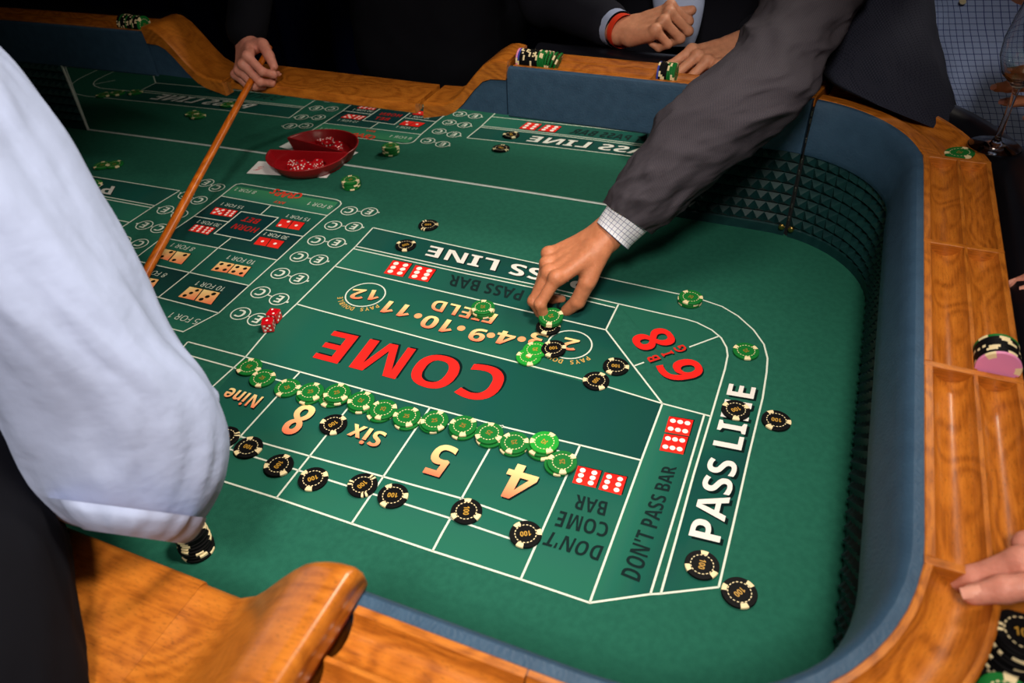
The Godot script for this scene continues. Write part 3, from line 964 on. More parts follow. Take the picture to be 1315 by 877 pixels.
	patch(f, [Vector2(-0.3779, -0.2944), Vector2(-0.116, -0.2981), Vector2(-0.1388, -0.2356), Vector2(-0.3502, -0.2316)], 0.0003, [g4, g4, g5, g5])
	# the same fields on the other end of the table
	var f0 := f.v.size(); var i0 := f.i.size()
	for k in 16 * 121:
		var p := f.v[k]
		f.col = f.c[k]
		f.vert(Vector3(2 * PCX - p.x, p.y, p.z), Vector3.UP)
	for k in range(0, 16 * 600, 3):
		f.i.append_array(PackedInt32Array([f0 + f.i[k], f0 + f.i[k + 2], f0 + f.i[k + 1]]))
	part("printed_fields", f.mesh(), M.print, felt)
	# --- white lines of one end, then their mirror image on the other end
	var lines: Array[PackedVector2Array] = [
		PackedVector2Array([Vector2(-0.0093, -0.6309), Vector2(0.1991, -0.6224), Vector2(0.4601, -0.6134), Vector2(0.5991, -0.6082), Vector2(0.6248, -0.6075), Vector2(0.6438, -0.6043), Vector2(0.6752, -0.5969), Vector2(0.7034, -0.58), Vector2(0.7325, -0.5514), Vector2(0.7528, -0.5206), Vector2(0.7627, -0.4886), Vector2(0.7658, -0.4567), Vector2(0.7685, -0.3989), Vector2(0.7677, -0.2843), Vector2(0.7681, -0.1647), Vector2(0.768, -0.0707)]),
		PackedVector2Array([Vector2(-0.006, -0.56), Vector2(0.231, -0.5541), Vector2(0.37, -0.5539), Vector2(0.4618, -0.5496), Vector2(0.5127, -0.5478), Vector2(0.6092, -0.5443), Vector2(0.6284, -0.5434), Vector2(0.6453, -0.5407), Vector2(0.6711, -0.5295), Vector2(0.6885, -0.5148), Vector2(0.7007, -0.4938), Vector2(0.7057, -0.4749), Vector2(0.7075, -0.443), Vector2(0.7076, -0.3363), Vector2(0.7074, -0.2203), Vector2(0.7091, -0.1169), Vector2(0.7099, -0.0395)]),
		PackedVector2Array([Vector2(-0.0038, -0.5509), Vector2(0.2353, -0.5451), Vector2(0.3737, -0.544), Vector2(0.4628, -0.5381), Vector2(0.5109, -0.5356)]),
		PackedVector2Array([Vector2(0.6982, -0.3362), Vector2(0.6993, -0.1677), Vector2(0.6993, -0.0347)]),
		PackedVector2Array([Vector2(-0.0058, -0.4874), Vector2(0.2655, -0.4804), Vector2(0.5138, -0.4735)]),
		PackedVector2Array([Vector2(0.5133, -0.5456), Vector2(0.5137, -0.4737), Vector2(0.5794, -0.4022), Vector2(0.6385, -0.3384), Vector2(0.6384, -0.2239), Vector2(0.6397, -0.0003)]),
		PackedVector2Array([Vector2(0.647, -0.4755), Vector2(0.6837, -0.5166)]), PackedVector2Array([Vector2(0.5798, -0.4043), Vector2(0.5911, -0.4168)]),
		PackedVector2Array([Vector2(-0.0039, -0.3647), Vector2(0.0278, -0.3629), Vector2(0.2836, -0.354), Vector2(0.5176, -0.349), Vector2(0.6385, -0.3384), Vector2(0.7075, -0.3365)]),
		PackedVector2Array([Vector2(-0.0093, -0.6309), Vector2(-0.0051, -0.5571), Vector2(-0.0055, -0.4875), Vector2(-0.0039, -0.3647), Vector2(-0.005, -0.2828), Vector2(0.0025, -0.2175), Vector2(-0.0009, -0.1424), Vector2(-0.0005, -0.0406)]),
		PackedVector2Array([Vector2(-0.1119, -0.2167), Vector2(0.0025, -0.2175), Vector2(0.1056, -0.2173), Vector2(0.2177, -0.2166), Vector2(0.3298, -0.2165), Vector2(0.4423, -0.2173), Vector2(0.5546, -0.2216), Vector2(0.6384, -0.2239)]),
		PackedVector2Array([Vector2(-0.1081, -0.1896), Vector2(0.0014, -0.1897), Vector2(0.103, -0.1896), Vector2(0.2125, -0.1899), Vector2(0.3327, -0.1932), Vector2(0.4554, -0.2), Vector2(0.5538, -0.2016)]),
		PackedVector2Array([Vector2(0.0232, 0.0038), Vector2(0.1287, 0.0027), Vector2(0.2202, 0.0009), Vector2(0.3328, 0.0012), Vector2(0.4451, 0.0014), Vector2(0.5572, -0.0005), Vector2(0.6397, -0.0003), Vector2(0.6993, -0.0347), Vector2(0.7099, -0.0395), Vector2(0.768, -0.0707)]),
		PackedVector2Array([Vector2(0.0128, -0.0702), Vector2(0.1406, -0.073), Vector2(0.3012, -0.078), Vector2(0.4448, -0.0826), Vector2(0.5406, -0.0784)]), PackedVector2Array([Vector2(0.0185, -0.0476), Vector2(0.1001, -0.0474), Vector2(0.1441, -0.0474), Vector2(0.2129, -0.0485), Vector2(0.335, -0.0488), Vector2(0.4443, -0.0495), Vector2(0.5396, -0.0476)]),
		PackedVector2Array([Vector2(0.1056, -0.2173), Vector2(0.1049, -0.1606), Vector2(0.1063, -0.0273), Vector2(0.0922, 0.0031)]), PackedVector2Array([Vector2(0.2177, -0.2166), Vector2(0.2202, 0.0009)]), PackedVector2Array([Vector2(0.3298, -0.2165), Vector2(0.3328, 0.0012)]), PackedVector2Array([Vector2(0.442, -0.22), Vector2(0.4442, -0.0234), Vector2(0.4451, 0.0014)]), PackedVector2Array([Vector2(0.5546, -0.2216), Vector2(0.5572, -0.0005)]), PackedVector2Array([Vector2(-0.1119, -0.2167), Vector2(-0.1081, -0.1896), Vector2(-0.0882, -0.069)])]
	var mb := MB.new()
	for l in lines: strip(mb, l, 0.0027, 0.0006, W)
	part("printed_lines", mb.mesh(), M.print, felt)
	mb = MB.new()
	for l in lines:
		var r := PackedVector2Array()
		for p in l: r.append(Vector2(2 * PCX - p.x, p.y))
		strip(mb, r, 0.0027, 0.0006, W)
	part("printed_lines", mb.mesh(), M.print, felt)
	# --- middle box
	mb = MB.new()
	for l in [PackedVector2Array([Vector2(-0.3726, -0.2656), Vector2(-0.3837, -0.3784), Vector2(-0.3879, -0.4623), Vector2(-0.3856, -0.5512), Vector2(-0.389, -0.6404), Vector2(-0.392, -0.6777), Vector2(-0.3922, -0.6938), Vector2(-0.3833, -0.7013), Vector2(-0.1428, -0.7059), Vector2(-0.1301, -0.7021), Vector2(-0.1222, -0.6936), Vector2(-0.1204, -0.6839), Vector2(-0.123, -0.6427), Vector2(-0.1226, -0.5574), Vector2(-0.1199, -0.4696), Vector2(-0.1179, -0.3831), Vector2(-0.1157, -0.2977), Vector2(-0.138, -0.2354), Vector2(-0.3502, -0.2316)]),
		PackedVector2Array([Vector2(-0.389, -0.6404), Vector2(-0.123, -0.6427)]), PackedVector2Array([Vector2(-0.2601, -0.6406), Vector2(-0.2572, -0.6031)]), PackedVector2Array([Vector2(-0.3856, -0.5512), Vector2(-0.2992, -0.5556)]), PackedVector2Array([Vector2(-0.2093, -0.5545), Vector2(-0.1217, -0.5574)]), PackedVector2Array([Vector2(-0.3879, -0.4623), Vector2(-0.2557, -0.4675), Vector2(-0.1199, -0.4696)]), PackedVector2Array([Vector2(-0.2557, -0.5056), Vector2(-0.2557, -0.4675), Vector2(-0.2502, -0.3808), Vector2(-0.2489, -0.2991)]), PackedVector2Array([Vector2(-0.3837, -0.3784), Vector2(-0.2502, -0.3808), Vector2(-0.1179, -0.3831)]), PackedVector2Array([Vector2(-0.3746, -0.2929), Vector2(-0.2489, -0.2991), Vector2(-0.1157, -0.2977)])]:
		strip(mb, l, 0.0025, 0.0006, W)
	strip(mb, PackedVector2Array([Vector2(-0.3033, -0.5987), Vector2(-0.214, -0.6027), Vector2(-0.2117, -0.51), Vector2(-0.2989, -0.5087)]), 0.0026, 0.0007, W, true)
	part("printed_lines", mb.mesh(), M.print, felt)
	mb = MB.new(); patch(mb, [Vector2(-0.3033, -0.5987), Vector2(-0.214, -0.6027), Vector2(-0.2117, -0.51), Vector2(-0.2989, -0.5087)], 0.0004, [g2, g2, g2, g2]); part("printed_fields", mb.mesh(), M.print, felt)
	# --- C and E in linked rings
	for pr in [[Vector2(-0.0904, -0.6736), Vector2(-0.0482, -0.6828)], [Vector2(-0.0895, -0.6125), Vector2(-0.0472, -0.6212)], [Vector2(-0.0893, -0.5531), Vector2(-0.0471, -0.5583)], [Vector2(-0.0876, -0.4931), Vector2(-0.0454, -0.4959)], [Vector2(-0.0875, -0.4342), Vector2(-0.0447, -0.4312)], [Vector2(-0.0849, -0.3725), Vector2(-0.041, -0.3663)], [Vector2(-0.0785, -0.3089), Vector2(-0.0405, -0.3053)],
		[Vector2(-0.4227, -0.6679), Vector2(-0.4612, -0.6791)], [Vector2(-0.4218, -0.6094), Vector2(-0.4648, -0.6189)], [Vector2(-0.4199, -0.5473), Vector2(-0.4619, -0.5526)], [Vector2(-0.4193, -0.4885), Vector2(-0.4585, -0.4884)], [Vector2(-0.4153, -0.4291), Vector2(-0.4563, -0.4254)], [Vector2(-0.4111, -0.3766), Vector2(-0.4488, -0.3681)], [Vector2(-0.4057, -0.3217), Vector2(-0.4424, -0.3089)]]:
		mb = MB.new()
		var d: Vector2 = (pr[1] - pr[0]).normalized()
		for k in 2:
			ring_line(mb, pr[k], 0.0165, 0.0021, 0.0008, W)
			word(mb, "CE"[k], box_at(pr[k], 0.0195, "CE"[k], false, 0, 1.15), 0.0010, W, W)
		strip(mb, PackedVector2Array([pr[0] + d * 0.0165, pr[1] - d * 0.0165]), 0.0022, 0.0008, W)
		strip(mb, PackedVector2Array([pr[1] + d * 0.0165, pr[1] + d * 0.0215]), 0.0042, 0.0008, W)
		part("linked_rings", mb.mesh(), M.print, felt)
	# --- words of the middle box
	for s in [["8 FOR 1", Vector2(-0.1608, -0.6731), 0.0135, 1.0], ["8 FOR 1", Vector2(-0.3517, -0.6758), 0.0125, 1.0], ["15 FOR 1", Vector2(-0.3362, -0.6127), 0.0115, 1.0], ["30 FOR 1", Vector2(-0.335, -0.5373), 0.0115, 1.0], ["15 FOR 1", Vector2(-0.1733, -0.6148), 0.0115, 1.0],
		["30 FOR 1", Vector2(-0.1743, -0.5416), 0.0115, 1.0], ["10 FOR 1", Vector2(-0.1846, -0.4472), 0.013, 1.0], ["10 FOR 1", Vector2(-0.1827, -0.3576), 0.013, 1.0], ["8 FOR 1", Vector2(-0.3234, -0.4469), 0.013, 1.0], ["8 FOR 1", Vector2(-0.3115, -0.3573), 0.013, 1.0], ["5 FOR 1", Vector2(-0.1613, -0.2649), 0.0145, 1.0]]:
		lettering(felt, s[0], box_at(s[1], s[2], s[0], false, 0, 0.92), lin(196, 208, 196), lin(196, 208, 196), false)
	lettering(felt, "HORN", box_at(Vector2(-0.2524, -0.5458), 0.0185, "HORN", true, 0, 0.85), lin(176, 30, 26), lin(150, 24, 22))
	lettering(felt, "BET", box_at(Vector2(-0.2609, -0.5758), 0.018, "BET", true, 0, 0.95), lin(176, 30, 26), lin(150, 24, 22))
	arc_text(felt, "CRAPS", Vector2(-0.2592, -0.6886) + Vector2(0, -0.085), 0.085, 0.023, 90, 10.5, lin(214, 60, 40))
	arc_text(felt, "ANY", Vector2(-0.2498, -0.6562) + Vector2(0, -0.06), 0.06, 0.010, 90, 9, lin(206, 62, 40))
	arc_text(felt, "SEVEN", Vector2(-0.249, -0.2603) + Vector2(0, 0.10), 0.088, 0.026, 270, -14, lin(206, 44, 32), true)
	# --- printed dice
	var R := [lin(214, 30, 26), lin(214, 30, 26), lin(226, 44, 34), lin(226, 44, 34)]
	var O := [cream, lin(240, 190, 120), salmon, lin(238, 160, 100)]
	var wp := lin(244, 226, 220); var bp := lin(22, 24, 20)
	for s in [[[Vector2(0.6535, -0.3163), Vector2(0.6865, -0.3203), Vector2(0.6871, -0.2878), Vector2(0.6549, -0.2847)], "6h", 0], [[Vector2(0.6554, -0.2812), Vector2(0.6867, -0.2861), Vector2(0.6871, -0.2525), Vector2(0.6562, -0.2492)], "6h", 0],
		[[Vector2(0.5638, -0.1855), Vector2(0.5951, -0.1876), Vector2(0.5963, -0.158), Vector2(0.566, -0.1556)], "6v", 0], [[Vector2(0.5999, -0.187), Vector2(0.6285, -0.1893), Vector2(0.6299, -0.158), Vector2(0.6004, -0.1571)], "6v", 0],
		[[Vector2(0.087, -0.5404), Vector2(0.126, -0.5415), Vector2(0.1301, -0.4982), Vector2(0.0919, -0.497)], "6v", 0], [[Vector2(0.1341, -0.54), Vector2(0.1762, -0.5382), Vector2(0.18, -0.4984), Vector2(0.1412, -0.4982)], "6v", 0],
		[[Vector2(-0.3672, -0.5961), Vector2(-0.3371, -0.5975), Vector2(-0.3315, -0.5707), Vector2(-0.36, -0.5695)], "5", 0], [[Vector2(-0.3349, -0.5973), Vector2(-0.3115, -0.5983), Vector2(-0.3071, -0.5723), Vector2(-0.3299, -0.5713)], "6v", 0],
		[[Vector2(-0.3598, -0.5251), Vector2(-0.3343, -0.5263), Vector2(-0.3296, -0.501), Vector2(-0.3569, -0.5005)], "6v", 0], [[Vector2(-0.3324, -0.5263), Vector2(-0.3103, -0.5268), Vector2(-0.3076, -0.5001), Vector2(-0.3275, -0.5008)], "6v", 0],
		[[Vector2(-0.2037, -0.6003), Vector2(-0.1779, -0.6012), Vector2(-0.1719, -0.5729), Vector2(-0.1985, -0.5718)], "2", 0], [[Vector2(-0.1757, -0.6013), Vector2(-0.1496, -0.6021), Vector2(-0.1443, -0.5744), Vector2(-0.17, -0.5729)], "1", 0],
		[[Vector2(-0.2032, -0.5281), Vector2(-0.1781, -0.5291), Vector2(-0.1715, -0.5029), Vector2(-0.1981, -0.5012)], "1", 0], [[Vector2(-0.1759, -0.5292), Vector2(-0.1468, -0.5295), Vector2(-0.1428, -0.5031), Vector2(-0.1695, -0.5027)], "1", 0],
		[[Vector2(-0.2201, -0.4302), Vector2(-0.1875, -0.4317), Vector2(-0.1835, -0.4026), Vector2(-0.217, -0.3996)], "4", 1], [[Vector2(-0.1853, -0.4317), Vector2(-0.1521, -0.4333), Vector2(-0.1459, -0.4016), Vector2(-0.1812, -0.4026)], "4", 1],
		[[Vector2(-0.2178, -0.3443), Vector2(-0.1899, -0.3454), Vector2(-0.1821, -0.3128), Vector2(-0.216, -0.312)], "3", 1], [[Vector2(-0.1876, -0.3457), Vector2(-0.1527, -0.3469), Vector2(-0.1445, -0.3126), Vector2(-0.1794, -0.3126)], "3", 1],
		[[Vector2(-0.3567, -0.4305), Vector2(-0.3255, -0.4309), Vector2(-0.3179, -0.3991), Vector2(-0.3427, -0.4005)], "2", 1], [[Vector2(-0.3232, -0.4311), Vector2(-0.2919, -0.4323), Vector2(-0.2836, -0.3971), Vector2(-0.3139, -0.3977)], "2", 1],
		[[Vector2(-0.3511, -0.3397), Vector2(-0.3227, -0.3405), Vector2(-0.3144, -0.3114), Vector2(-0.3436, -0.3103)], "5", 1], [[Vector2(-0.3205, -0.3407), Vector2(-0.2876, -0.343), Vector2(-0.2775, -0.3116), Vector2(-0.3114, -0.3112)], "5", 1]]:
		printed_die(felt, s[0], s[1], O if s[2] == 1 else R, bp if s[2] == 1 else wp)
	# --- the big words and numbers
	lettering(felt, "PASS LINE", [Vector2(0.7213, -0.1277), Vector2(0.7191, -0.4124), Vector2(0.7566, -0.4161), Vector2(0.7578, -0.1301)], lin(222, 218, 214), lin(222, 218, 214), true, Vector2(0.004, 0.003))
	lettering(felt, "DON'T PASS BAR", [Vector2(0.6613, -0.047), Vector2(0.6673, -0.225), Vector2(0.6847, -0.2281), Vector2(0.684, -0.0448)], ink_dark, ink_dark, true)
	lettering(felt, "BAR", [Vector2(0.6205, -0.1197), Vector2(0.5799, -0.1172), Vector2(0.5779, -0.1398), Vector2(0.6179, -0.1415)], ink_dark, ink_dark, true)
	lettering(felt, "COME", [Vector2(0.632, -0.0896), Vector2(0.5677, -0.0843), Vector2(0.567, -0.1084), Vector2(0.6287, -0.1111)], ink_dark, ink_dark, true)
	lettering(felt, "DON'T", [Vector2(0.6321, -0.0552), Vector2(0.5631, -0.0536), Vector2(0.5652, -0.0748), Vector2(0.6328, -0.0767)], ink_dark, ink_dark, true)
	var sh := Vector2(0.0022, 0.0022)
	lettering(felt, "4", [Vector2(0.5232, -0.1032), Vector2(0.4808, -0.1032), Vector2(0.4808, -0.1611), Vector2(0.5232, -0.1611)], salmon, cream, true, sh)
	lettering(felt, "5", [Vector2(0.4038, -0.1034), Vector2(0.3734, -0.1034), Vector2(0.3734, -0.1592), Vector2(0.4038, -0.1592)], salmon, cream, true, sh)
	lettering(felt, "Six", [Vector2(0.2975, -0.119), Vector2(0.2447, -0.119), Vector2(0.2447, -0.1501), Vector2(0.2975, -0.1501)], salmon, cream, true, sh)
	lettering(felt, "8", [Vector2(0.1783, -0.0989), Vector2(0.1492, -0.0989), Vector2(0.1492, -0.1597), Vector2(0.1783, -0.1597)], salmon, cream, true, sh)
	lettering(felt, "Nine", [Vector2(0.088, -0.124), Vector2(0.0267, -0.124), Vector2(0.0267, -0.1507), Vector2(0.088, -0.1507)], salmon, cream, true, sh)
	lettering(felt, "10", [Vector2(-0.0306, -0.0682), Vector2(-0.0494, -0.0682), Vector2(-0.0494, -0.1426), Vector2(-0.0306, -0.1426)], salmon, cream, true, sh)
	lettering(felt, "COME", [Vector2(0.41, -0.2519), Vector2(0.1043, -0.2529), Vector2(0.0998, -0.3225), Vector2(0.4083, -0.3297)], red, red, true, Vector2(0.003, -0.0035))
	lettering(felt, "FIELD", [Vector2(0.334, -0.4253), Vector2(0.2202, -0.4271), Vector2(0.2164, -0.4559), Vector2(0.3354, -0.4526)], salmon, cream, true, sh * 0.7)
	for s in [["11", Vector2(0.1695, -0.4098)], ["10", Vector2(0.252, -0.3961)], ["9", Vector2(0.3254, -0.392)], ["4", Vector2(0.3697, -0.3995)], ["3", Vector2(0.4197, -0.4143)]]:
		lettering(felt, s[0], box_at(s[1], 0.033, s[0], true, 0, 1.25), salmon, cream, true, sh * 0.7)
	for p in PackedVector2Array([Vector2(0.2107, -0.4047), Vector2(0.293, -0.3987), Vector2(0.3458, -0.3981), Vector2(0.3959, -0.4057)]):
		mb = MB.new(); disc(mb, p, 0.0068, 0.0010, lin(238, 160, 110))
		part("printed_dot", mb.mesh(), M.print, felt)
	for s in [["12", Vector2(0.095, -0.4284), 0.029, -14.0], ["2", Vector2(0.4717, -0.4193), 0.029, 0.0]]:
		mb = MB.new(); ring_line(mb, s[1], 0.0345, 0.0024, 0.0008, W); part("printed_ring", mb.mesh(), M.print, felt)
		lettering(felt, s[0], box_at(s[1], s[2], s[0], true, s[3], 1.3), salmon, cream, true, sh * 0.7)
	arc_text(felt, "PAYS DOUBLE", Vector2(0.095, -0.4284), 0.0435, 0.0095, 90, 11.5, gold)
	arc_text(felt, "PAYS DOUBLE", Vector2(0.4717, -0.4193), 0.0435, 0.0095, 90, 11.5, gold)
	lettering(felt, "PASS LINE", [Vector2(0.4515, -0.564), Vector2(0.135, -0.5747), Vector2(0.1302, -0.6085), Vector2(0.4454, -0.6003)], lin(216, 216, 210), lin(216, 216, 210), true, Vector2(0.003, 0.002))
	lettering(felt, "DON'T PASS BAR", [Vector2(0.4579, -0.4995), Vector2(0.2178, -0.5018), Vector2(0.2092, -0.5336), Vector2(0.459, -0.5286)], ink_dark, ink_dark, true)
	# far end
	lettering(felt, "PASS LINE", [Vector2(-0.6268, -0.5661), Vector2(-0.9284, -0.5514), Vector2(-0.9451, -0.593), Vector2(-0.6457, -0.5988)], lin(200, 200, 196), lin(200, 200, 196), true, Vector2(0.003, 0.002))
	lettering(felt, "DON'T PASS BAR", [Vector2(-0.5872, -0.4964), Vector2(-0.8161, -0.4833), Vector2(-0.8306, -0.5119), Vector2(-0.6064, -0.5282)], ink_dark, ink_dark, false)
	# red six and eight in the corner, set on the slant
	for s in [["8", Vector2(0.615, -0.4978), Vector2(0.5661, -0.4528), 0.074], ["6", Vector2(0.6741, -0.4365), Vector2(0.6193, -0.3998), 0.074]]:
		var bot: Vector2 = s[1]; var top: Vector2 = s[2]
		var u := (top - bot)
		var r := Vector2(-u.y, u.x).normalized() * u.length() * 0.66 / 2
		lettering(felt, s[0], [top - r, top + r, bot + r, bot - r], red, red, true, Vector2(0.0025, 0.0025))
	for s in [["B", Vector2(0.6021, -0.4304)], ["I", Vector2(0.6193, -0.4486)], ["G", Vector2(0.635, -0.4667)]]:
		lettering(felt, s[0], box_at(s[1], 0.019, s[0], true, 135.0 - 90.0, 0.9), lin(200, 40, 32), lin(200, 40, 32), true, Vector2(0.002, 0.002))

# ------------------------------------------------------------------ chips, dice, bowl, stick, glass
const CHIP_R := 0.0196
const CHIP_T := 0.0034
var chip_mesh := {}
const ORD := ["first", "second", "third", "fourth", "fifth", "sixth", "seventh", "eighth", "ninth", "tenth", "eleventh", "twelfth", "thirteenth", "fourteenth", "fifteenth", "sixteenth", "seventeenth", "eighteenth", "nineteenth", "twentieth"]

func sector(mb: MB, r0: float, r1: float, a0: float, a1: float, prof: PackedVector2Array) -> void:
	# prof: (radius, height) outline swept from angle a0 to a1, with ends
	var k := 5
	for j in prof.size() - 1:
		var rows := []; var us := PackedFloat32Array()
		for s in k + 1:
			var a := deg_to_rad(lerpf(a0, a1, float(s) / k))
			rows.append(PackedVector3Array([Vector3(cos(a) * prof[j].x, prof[j].y, sin(a) * prof[j].x), Vector3(cos(a) * prof[j + 1].x, prof[j + 1].y, sin(a) * prof[j + 1].x)])); us.append(s)
		mb.grid(rows, us, PackedFloat32Array([0, 1]), false, true)

func chip_parts(kind: String) -> void:
	var R := CHIP_R; var T := CHIP_T
	var mb := MB.new()
	mb.lathe(PackedVector2Array([Vector2(0.0001, 0), Vector2(R - 0.0005, 0), Vector2(R, 0.0005), Vector2(R, T - 0.0005), Vector2(R - 0.0005, T), Vector2(0.0125, T), Vector2(0.0120, T - 0.00015), Vector2(0.0001, T - 0.00015)]), 40)
	chip_mesh[kind + "body"] = mb.mesh()
	var e := 0.00012
	var outline := PackedVector2Array([Vector2(0.0138, -e), Vector2(R - 0.0005, -e), Vector2(R + e, 0.0005), Vector2(R + e, T - 0.0005), Vector2(R - 0.0005, T + e), Vector2(0.0138, T + e)])
	mb = MB.new()
	if kind == "striped":
		sector(mb, 0, 0, -13, -4, outline); sector(mb, 0, 0, 4, 13, outline)
	else: sector(mb, 0, 0, -14, 14, outline)
	chip_mesh[kind + "spot"] = mb.mesh()
	mb = MB.new()
	for s in 18:
		sector(mb, 0, 0, s * 20.0, s * 20.0 + 11.0, PackedVector2Array([Vector2(0.0134, T + 0.00008), Vector2(0.0123, T + 0.00008)]))
	chip_mesh[kind + "dash"] = mb.mesh()

func number_mesh(text: String) -> ArrayMesh:
	var mb := MB.new()
	word(mb, text, box_at(Vector2.ZERO, 0.0072, text, true, 0, 0.85), CHIP_T + 0.0001, Color.WHITE, Color.WHITE)
	return mb.mesh()

func make_chip(kind: String, body: Material, text: String, ink_m: Material) -> Node3D:
	if not chip_mesh.has(kind + "body"):
		chip_parts(kind)
	var root := Node3D.new()
	part("body", chip_mesh[kind + "body"], body, root)
	for k in 3:
		var s := part("edge_spot", chip_mesh[kind + "spot"], M.cream, root)
		s.rotation.y = TAU * k / 3.0
	part("dash_ring", chip_mesh[kind + "dash"], M.cream, root)
	if text != "":
		if not chip_mesh.has(text): chip_mesh[text] = number_mesh(text)
		part("denomination", chip_mesh[text], ink_m, root)
	return root

var chip_kinds := {}
var rng := RandomNumberGenerator.new()

func chip(kind: String, at: Vector3, label: String, group := "", bas := Basis.IDENTITY, spin := -1.0) -> Node3D:
	if chip_kinds.is_empty():
		chip_kinds["black"] = make_chip("plain", M.chip_black, "100", M.gold)
		chip_kinds["striped"] = make_chip("striped", M.chip_black, "100", M.gold)
		chip_kinds["green"] = make_chip("plain", M.chip_green, "25", M.gold_dark)
		chip_kinds["bright"] = make_chip("plain", M.chip_bright, "25", M.gold)
		chip_kinds["pink"] = make_chip("plain", M.chip_pink, "", M.gold)
		chip_kinds["blue"] = make_chip("plain", M.chip_blue, "", M.gold)
	var o: Node3D = chip_kinds[kind].duplicate()
	o.name = numbered("casino_chip")
	add_child(o, true)
	if spin < 0: spin = rng.randf() * TAU
	o.transform = Transform3D(bas * Basis(Vector3.UP, spin), at)
	tag(o, label, "casino chip", group)
	return o

func tilt(ax: Vector3, deg: float) -> Basis:
	return Basis(ax.normalized(), deg_to_rad(deg))

func build_chips() -> void:
	rng.seed = 77
	var up := 0.0013
	# black chips lying singly on the felt: px row by row
	for s in [[Vector3(0.0927, 0.0034, -0.6707), "striped", "black striped chip lying beyond the far pass line, farthest from the dealers", 0.4],
		[Vector3(0.0864, 0.0034, -0.5901), "black", "black chip lying on the dark pass line strip beside its LINE lettering", 0.9],
		[Vector3(0.5549, 0.0034, -0.3901), "black", "black 100 chip lying near the field circle, next to the slanted corner line", 0.2],
		[Vector3(0.5367, 0.0034, -0.3492), "black", "black 100 chip straddling the white line between field and COME box", 1.3],
		[Vector3(0.7375, 0.0034, -0.3577), "black", "black 100 chip covering the N of LINE on the end pass line", 0.7],
		[Vector3(0.7924, 0.0034, -0.3559), "black", "black 100 chip lying outside the end pass line, beside the word LINE", 0.1],
		[Vector3(0.7904, 0.0034, -0.0698), "black", "largest black 100 chip on the felt, just outside the pass line's pointed corner", 1.0],
		[Vector3(0.7449, 0.0034, -0.0906), "black", "black 100 chip inside the pass line just below the P of PASS", 1.6],
		[Vector3(0.5404, 0.0034, -0.0584), "black", "black 100 chip on the DON'T COME BAR line below the number 4", 0.5],
		[Vector3(0.4591, 0.0034, -0.0644), "black", "black 100 chip on the line between the boxes of 4 and 5", 1.9],
		[Vector3(0.3608, 0.0034, -0.0535), "black", "black 100 chip in the box of 5 below the word Six", 0.3],
		[Vector3(0.3152, 0.0034, -0.0548), "striped", "black striped 100 chip at the line between Six and 5 boxes", 1.2],
		[Vector3(0.2486, 0.0034, -0.041), "black", "black 100 chip at the line between the boxes of 8 and Six", 0.8],
		[Vector3(0.1917, 0.0034, -0.0448), "black", "black chip with unlettered face below the red-and-cream number 8", 1.5],
		[Vector3(0.1324, 0.0034, -0.0572), "black", "black chip at the line between Nine and 8, second from the white sleeve", 0.0],
		[Vector3(0.0891, 0.0034, -0.0623), "striped", "black striped chip next to the white sleeve below the word Nine", 0.6],
		[Vector3(0.2185, 0.0034, -0.1359), "black", "black chip on the line between 8 and Six, just below the green row", 1.1],
		[Vector3(0.4539, 0.0068, -0.3942), "black", "black 100 chip leaning over two bright green chips at the field circle", 0.4]]:
		var b := Basis.IDENTITY
		if "leaning" in s[2]: b = tilt(Vector3(0.4, 0, 1), 5)
		var at: Vector3 = s[0]
		at.y += up - CHIP_T
		chip(s[1], at, s[2], "black chips lying on the felt", b, s[3])
	for s in [[Vector3(0.4275, 0.0034, -0.384), "bright", "bright green chip half under the leaning black chip at the field circle", 0.3], [Vector3(0.4236, 0.0034, -0.3658), "bright", "bright green chip at the field line, outermost of the little heap by the circle", 1.0],
		[Vector3(0.73, 0.0034, -0.4911), "green", "flat green chip lying alone on the bend of the end pass line", 0.8]]:
		var at: Vector3 = s[0]
		at.y += up - CHIP_T
		if s[1] == "bright" and s[3] == 0.3: at.y += 0.0012
		chip(s[1], at, s[2], "green chips lying on the felt", tilt(Vector3(0.5, 0, 1), 3) if s[3] == 0.3 else Basis.IDENTITY, s[3])
	# chips held by the reaching hand: two green above one black
	var hp: Vector3 = Vector3(0.4274, 0.0054, -0.4415)
	chip("black", hp + Vector3(0, 0.0, 0), "black chip just under the green ones held by the reaching hand", "", Basis.IDENTITY, 0.5)
	var gp: Vector3 = Vector3(0.4283, 0.02, -0.4521)
	for k in 2: chip("green", gp + Vector3(0.0005 * k, -0.0035 * (1 - k) - 0.001, 0), ["lower green chip pinched in the reaching hand", "upper green chip pinched between thumb and finger of the reaching hand"][k], "", tilt(Vector3(1, 0, 0.3), 9), 0.7)
	# small piles
	var pile := func(where: Vector3, kinds: Array, label: String, group: String, wob: float) -> void:
		for k in kinds.size():
			var off := Vector3(rng.randf_range(-wob, wob), 0, rng.randf_range(-wob, wob))
			chip(kinds[k], where + off + Vector3(0, up + k * (CHIP_T + 0.00025), 0), "%s chip from the bottom of %s" % [ORD[k], label], group)
	pile.call(Vector3(0.6231, 0, -0.5912), ["green", "green", "green"], "the green pile where the pass line starts to bend", "green pile at the bend", 0.0012)
	pile.call(Vector3(0.3073, 0, -0.4506), ["green", "green", "green"], "the green pile on the word FIELD", "green pile on the field", 0.002)
	pile.call(Vector3(-0.1411, 0, -0.7643), ["green", "green", "green", "green", "green"], "the tall green pile beside the red bowl", "green pile by the bowl", 0.0012)
	var tower: Vector3 = Vector3(0.1793, 0, 0.1004)
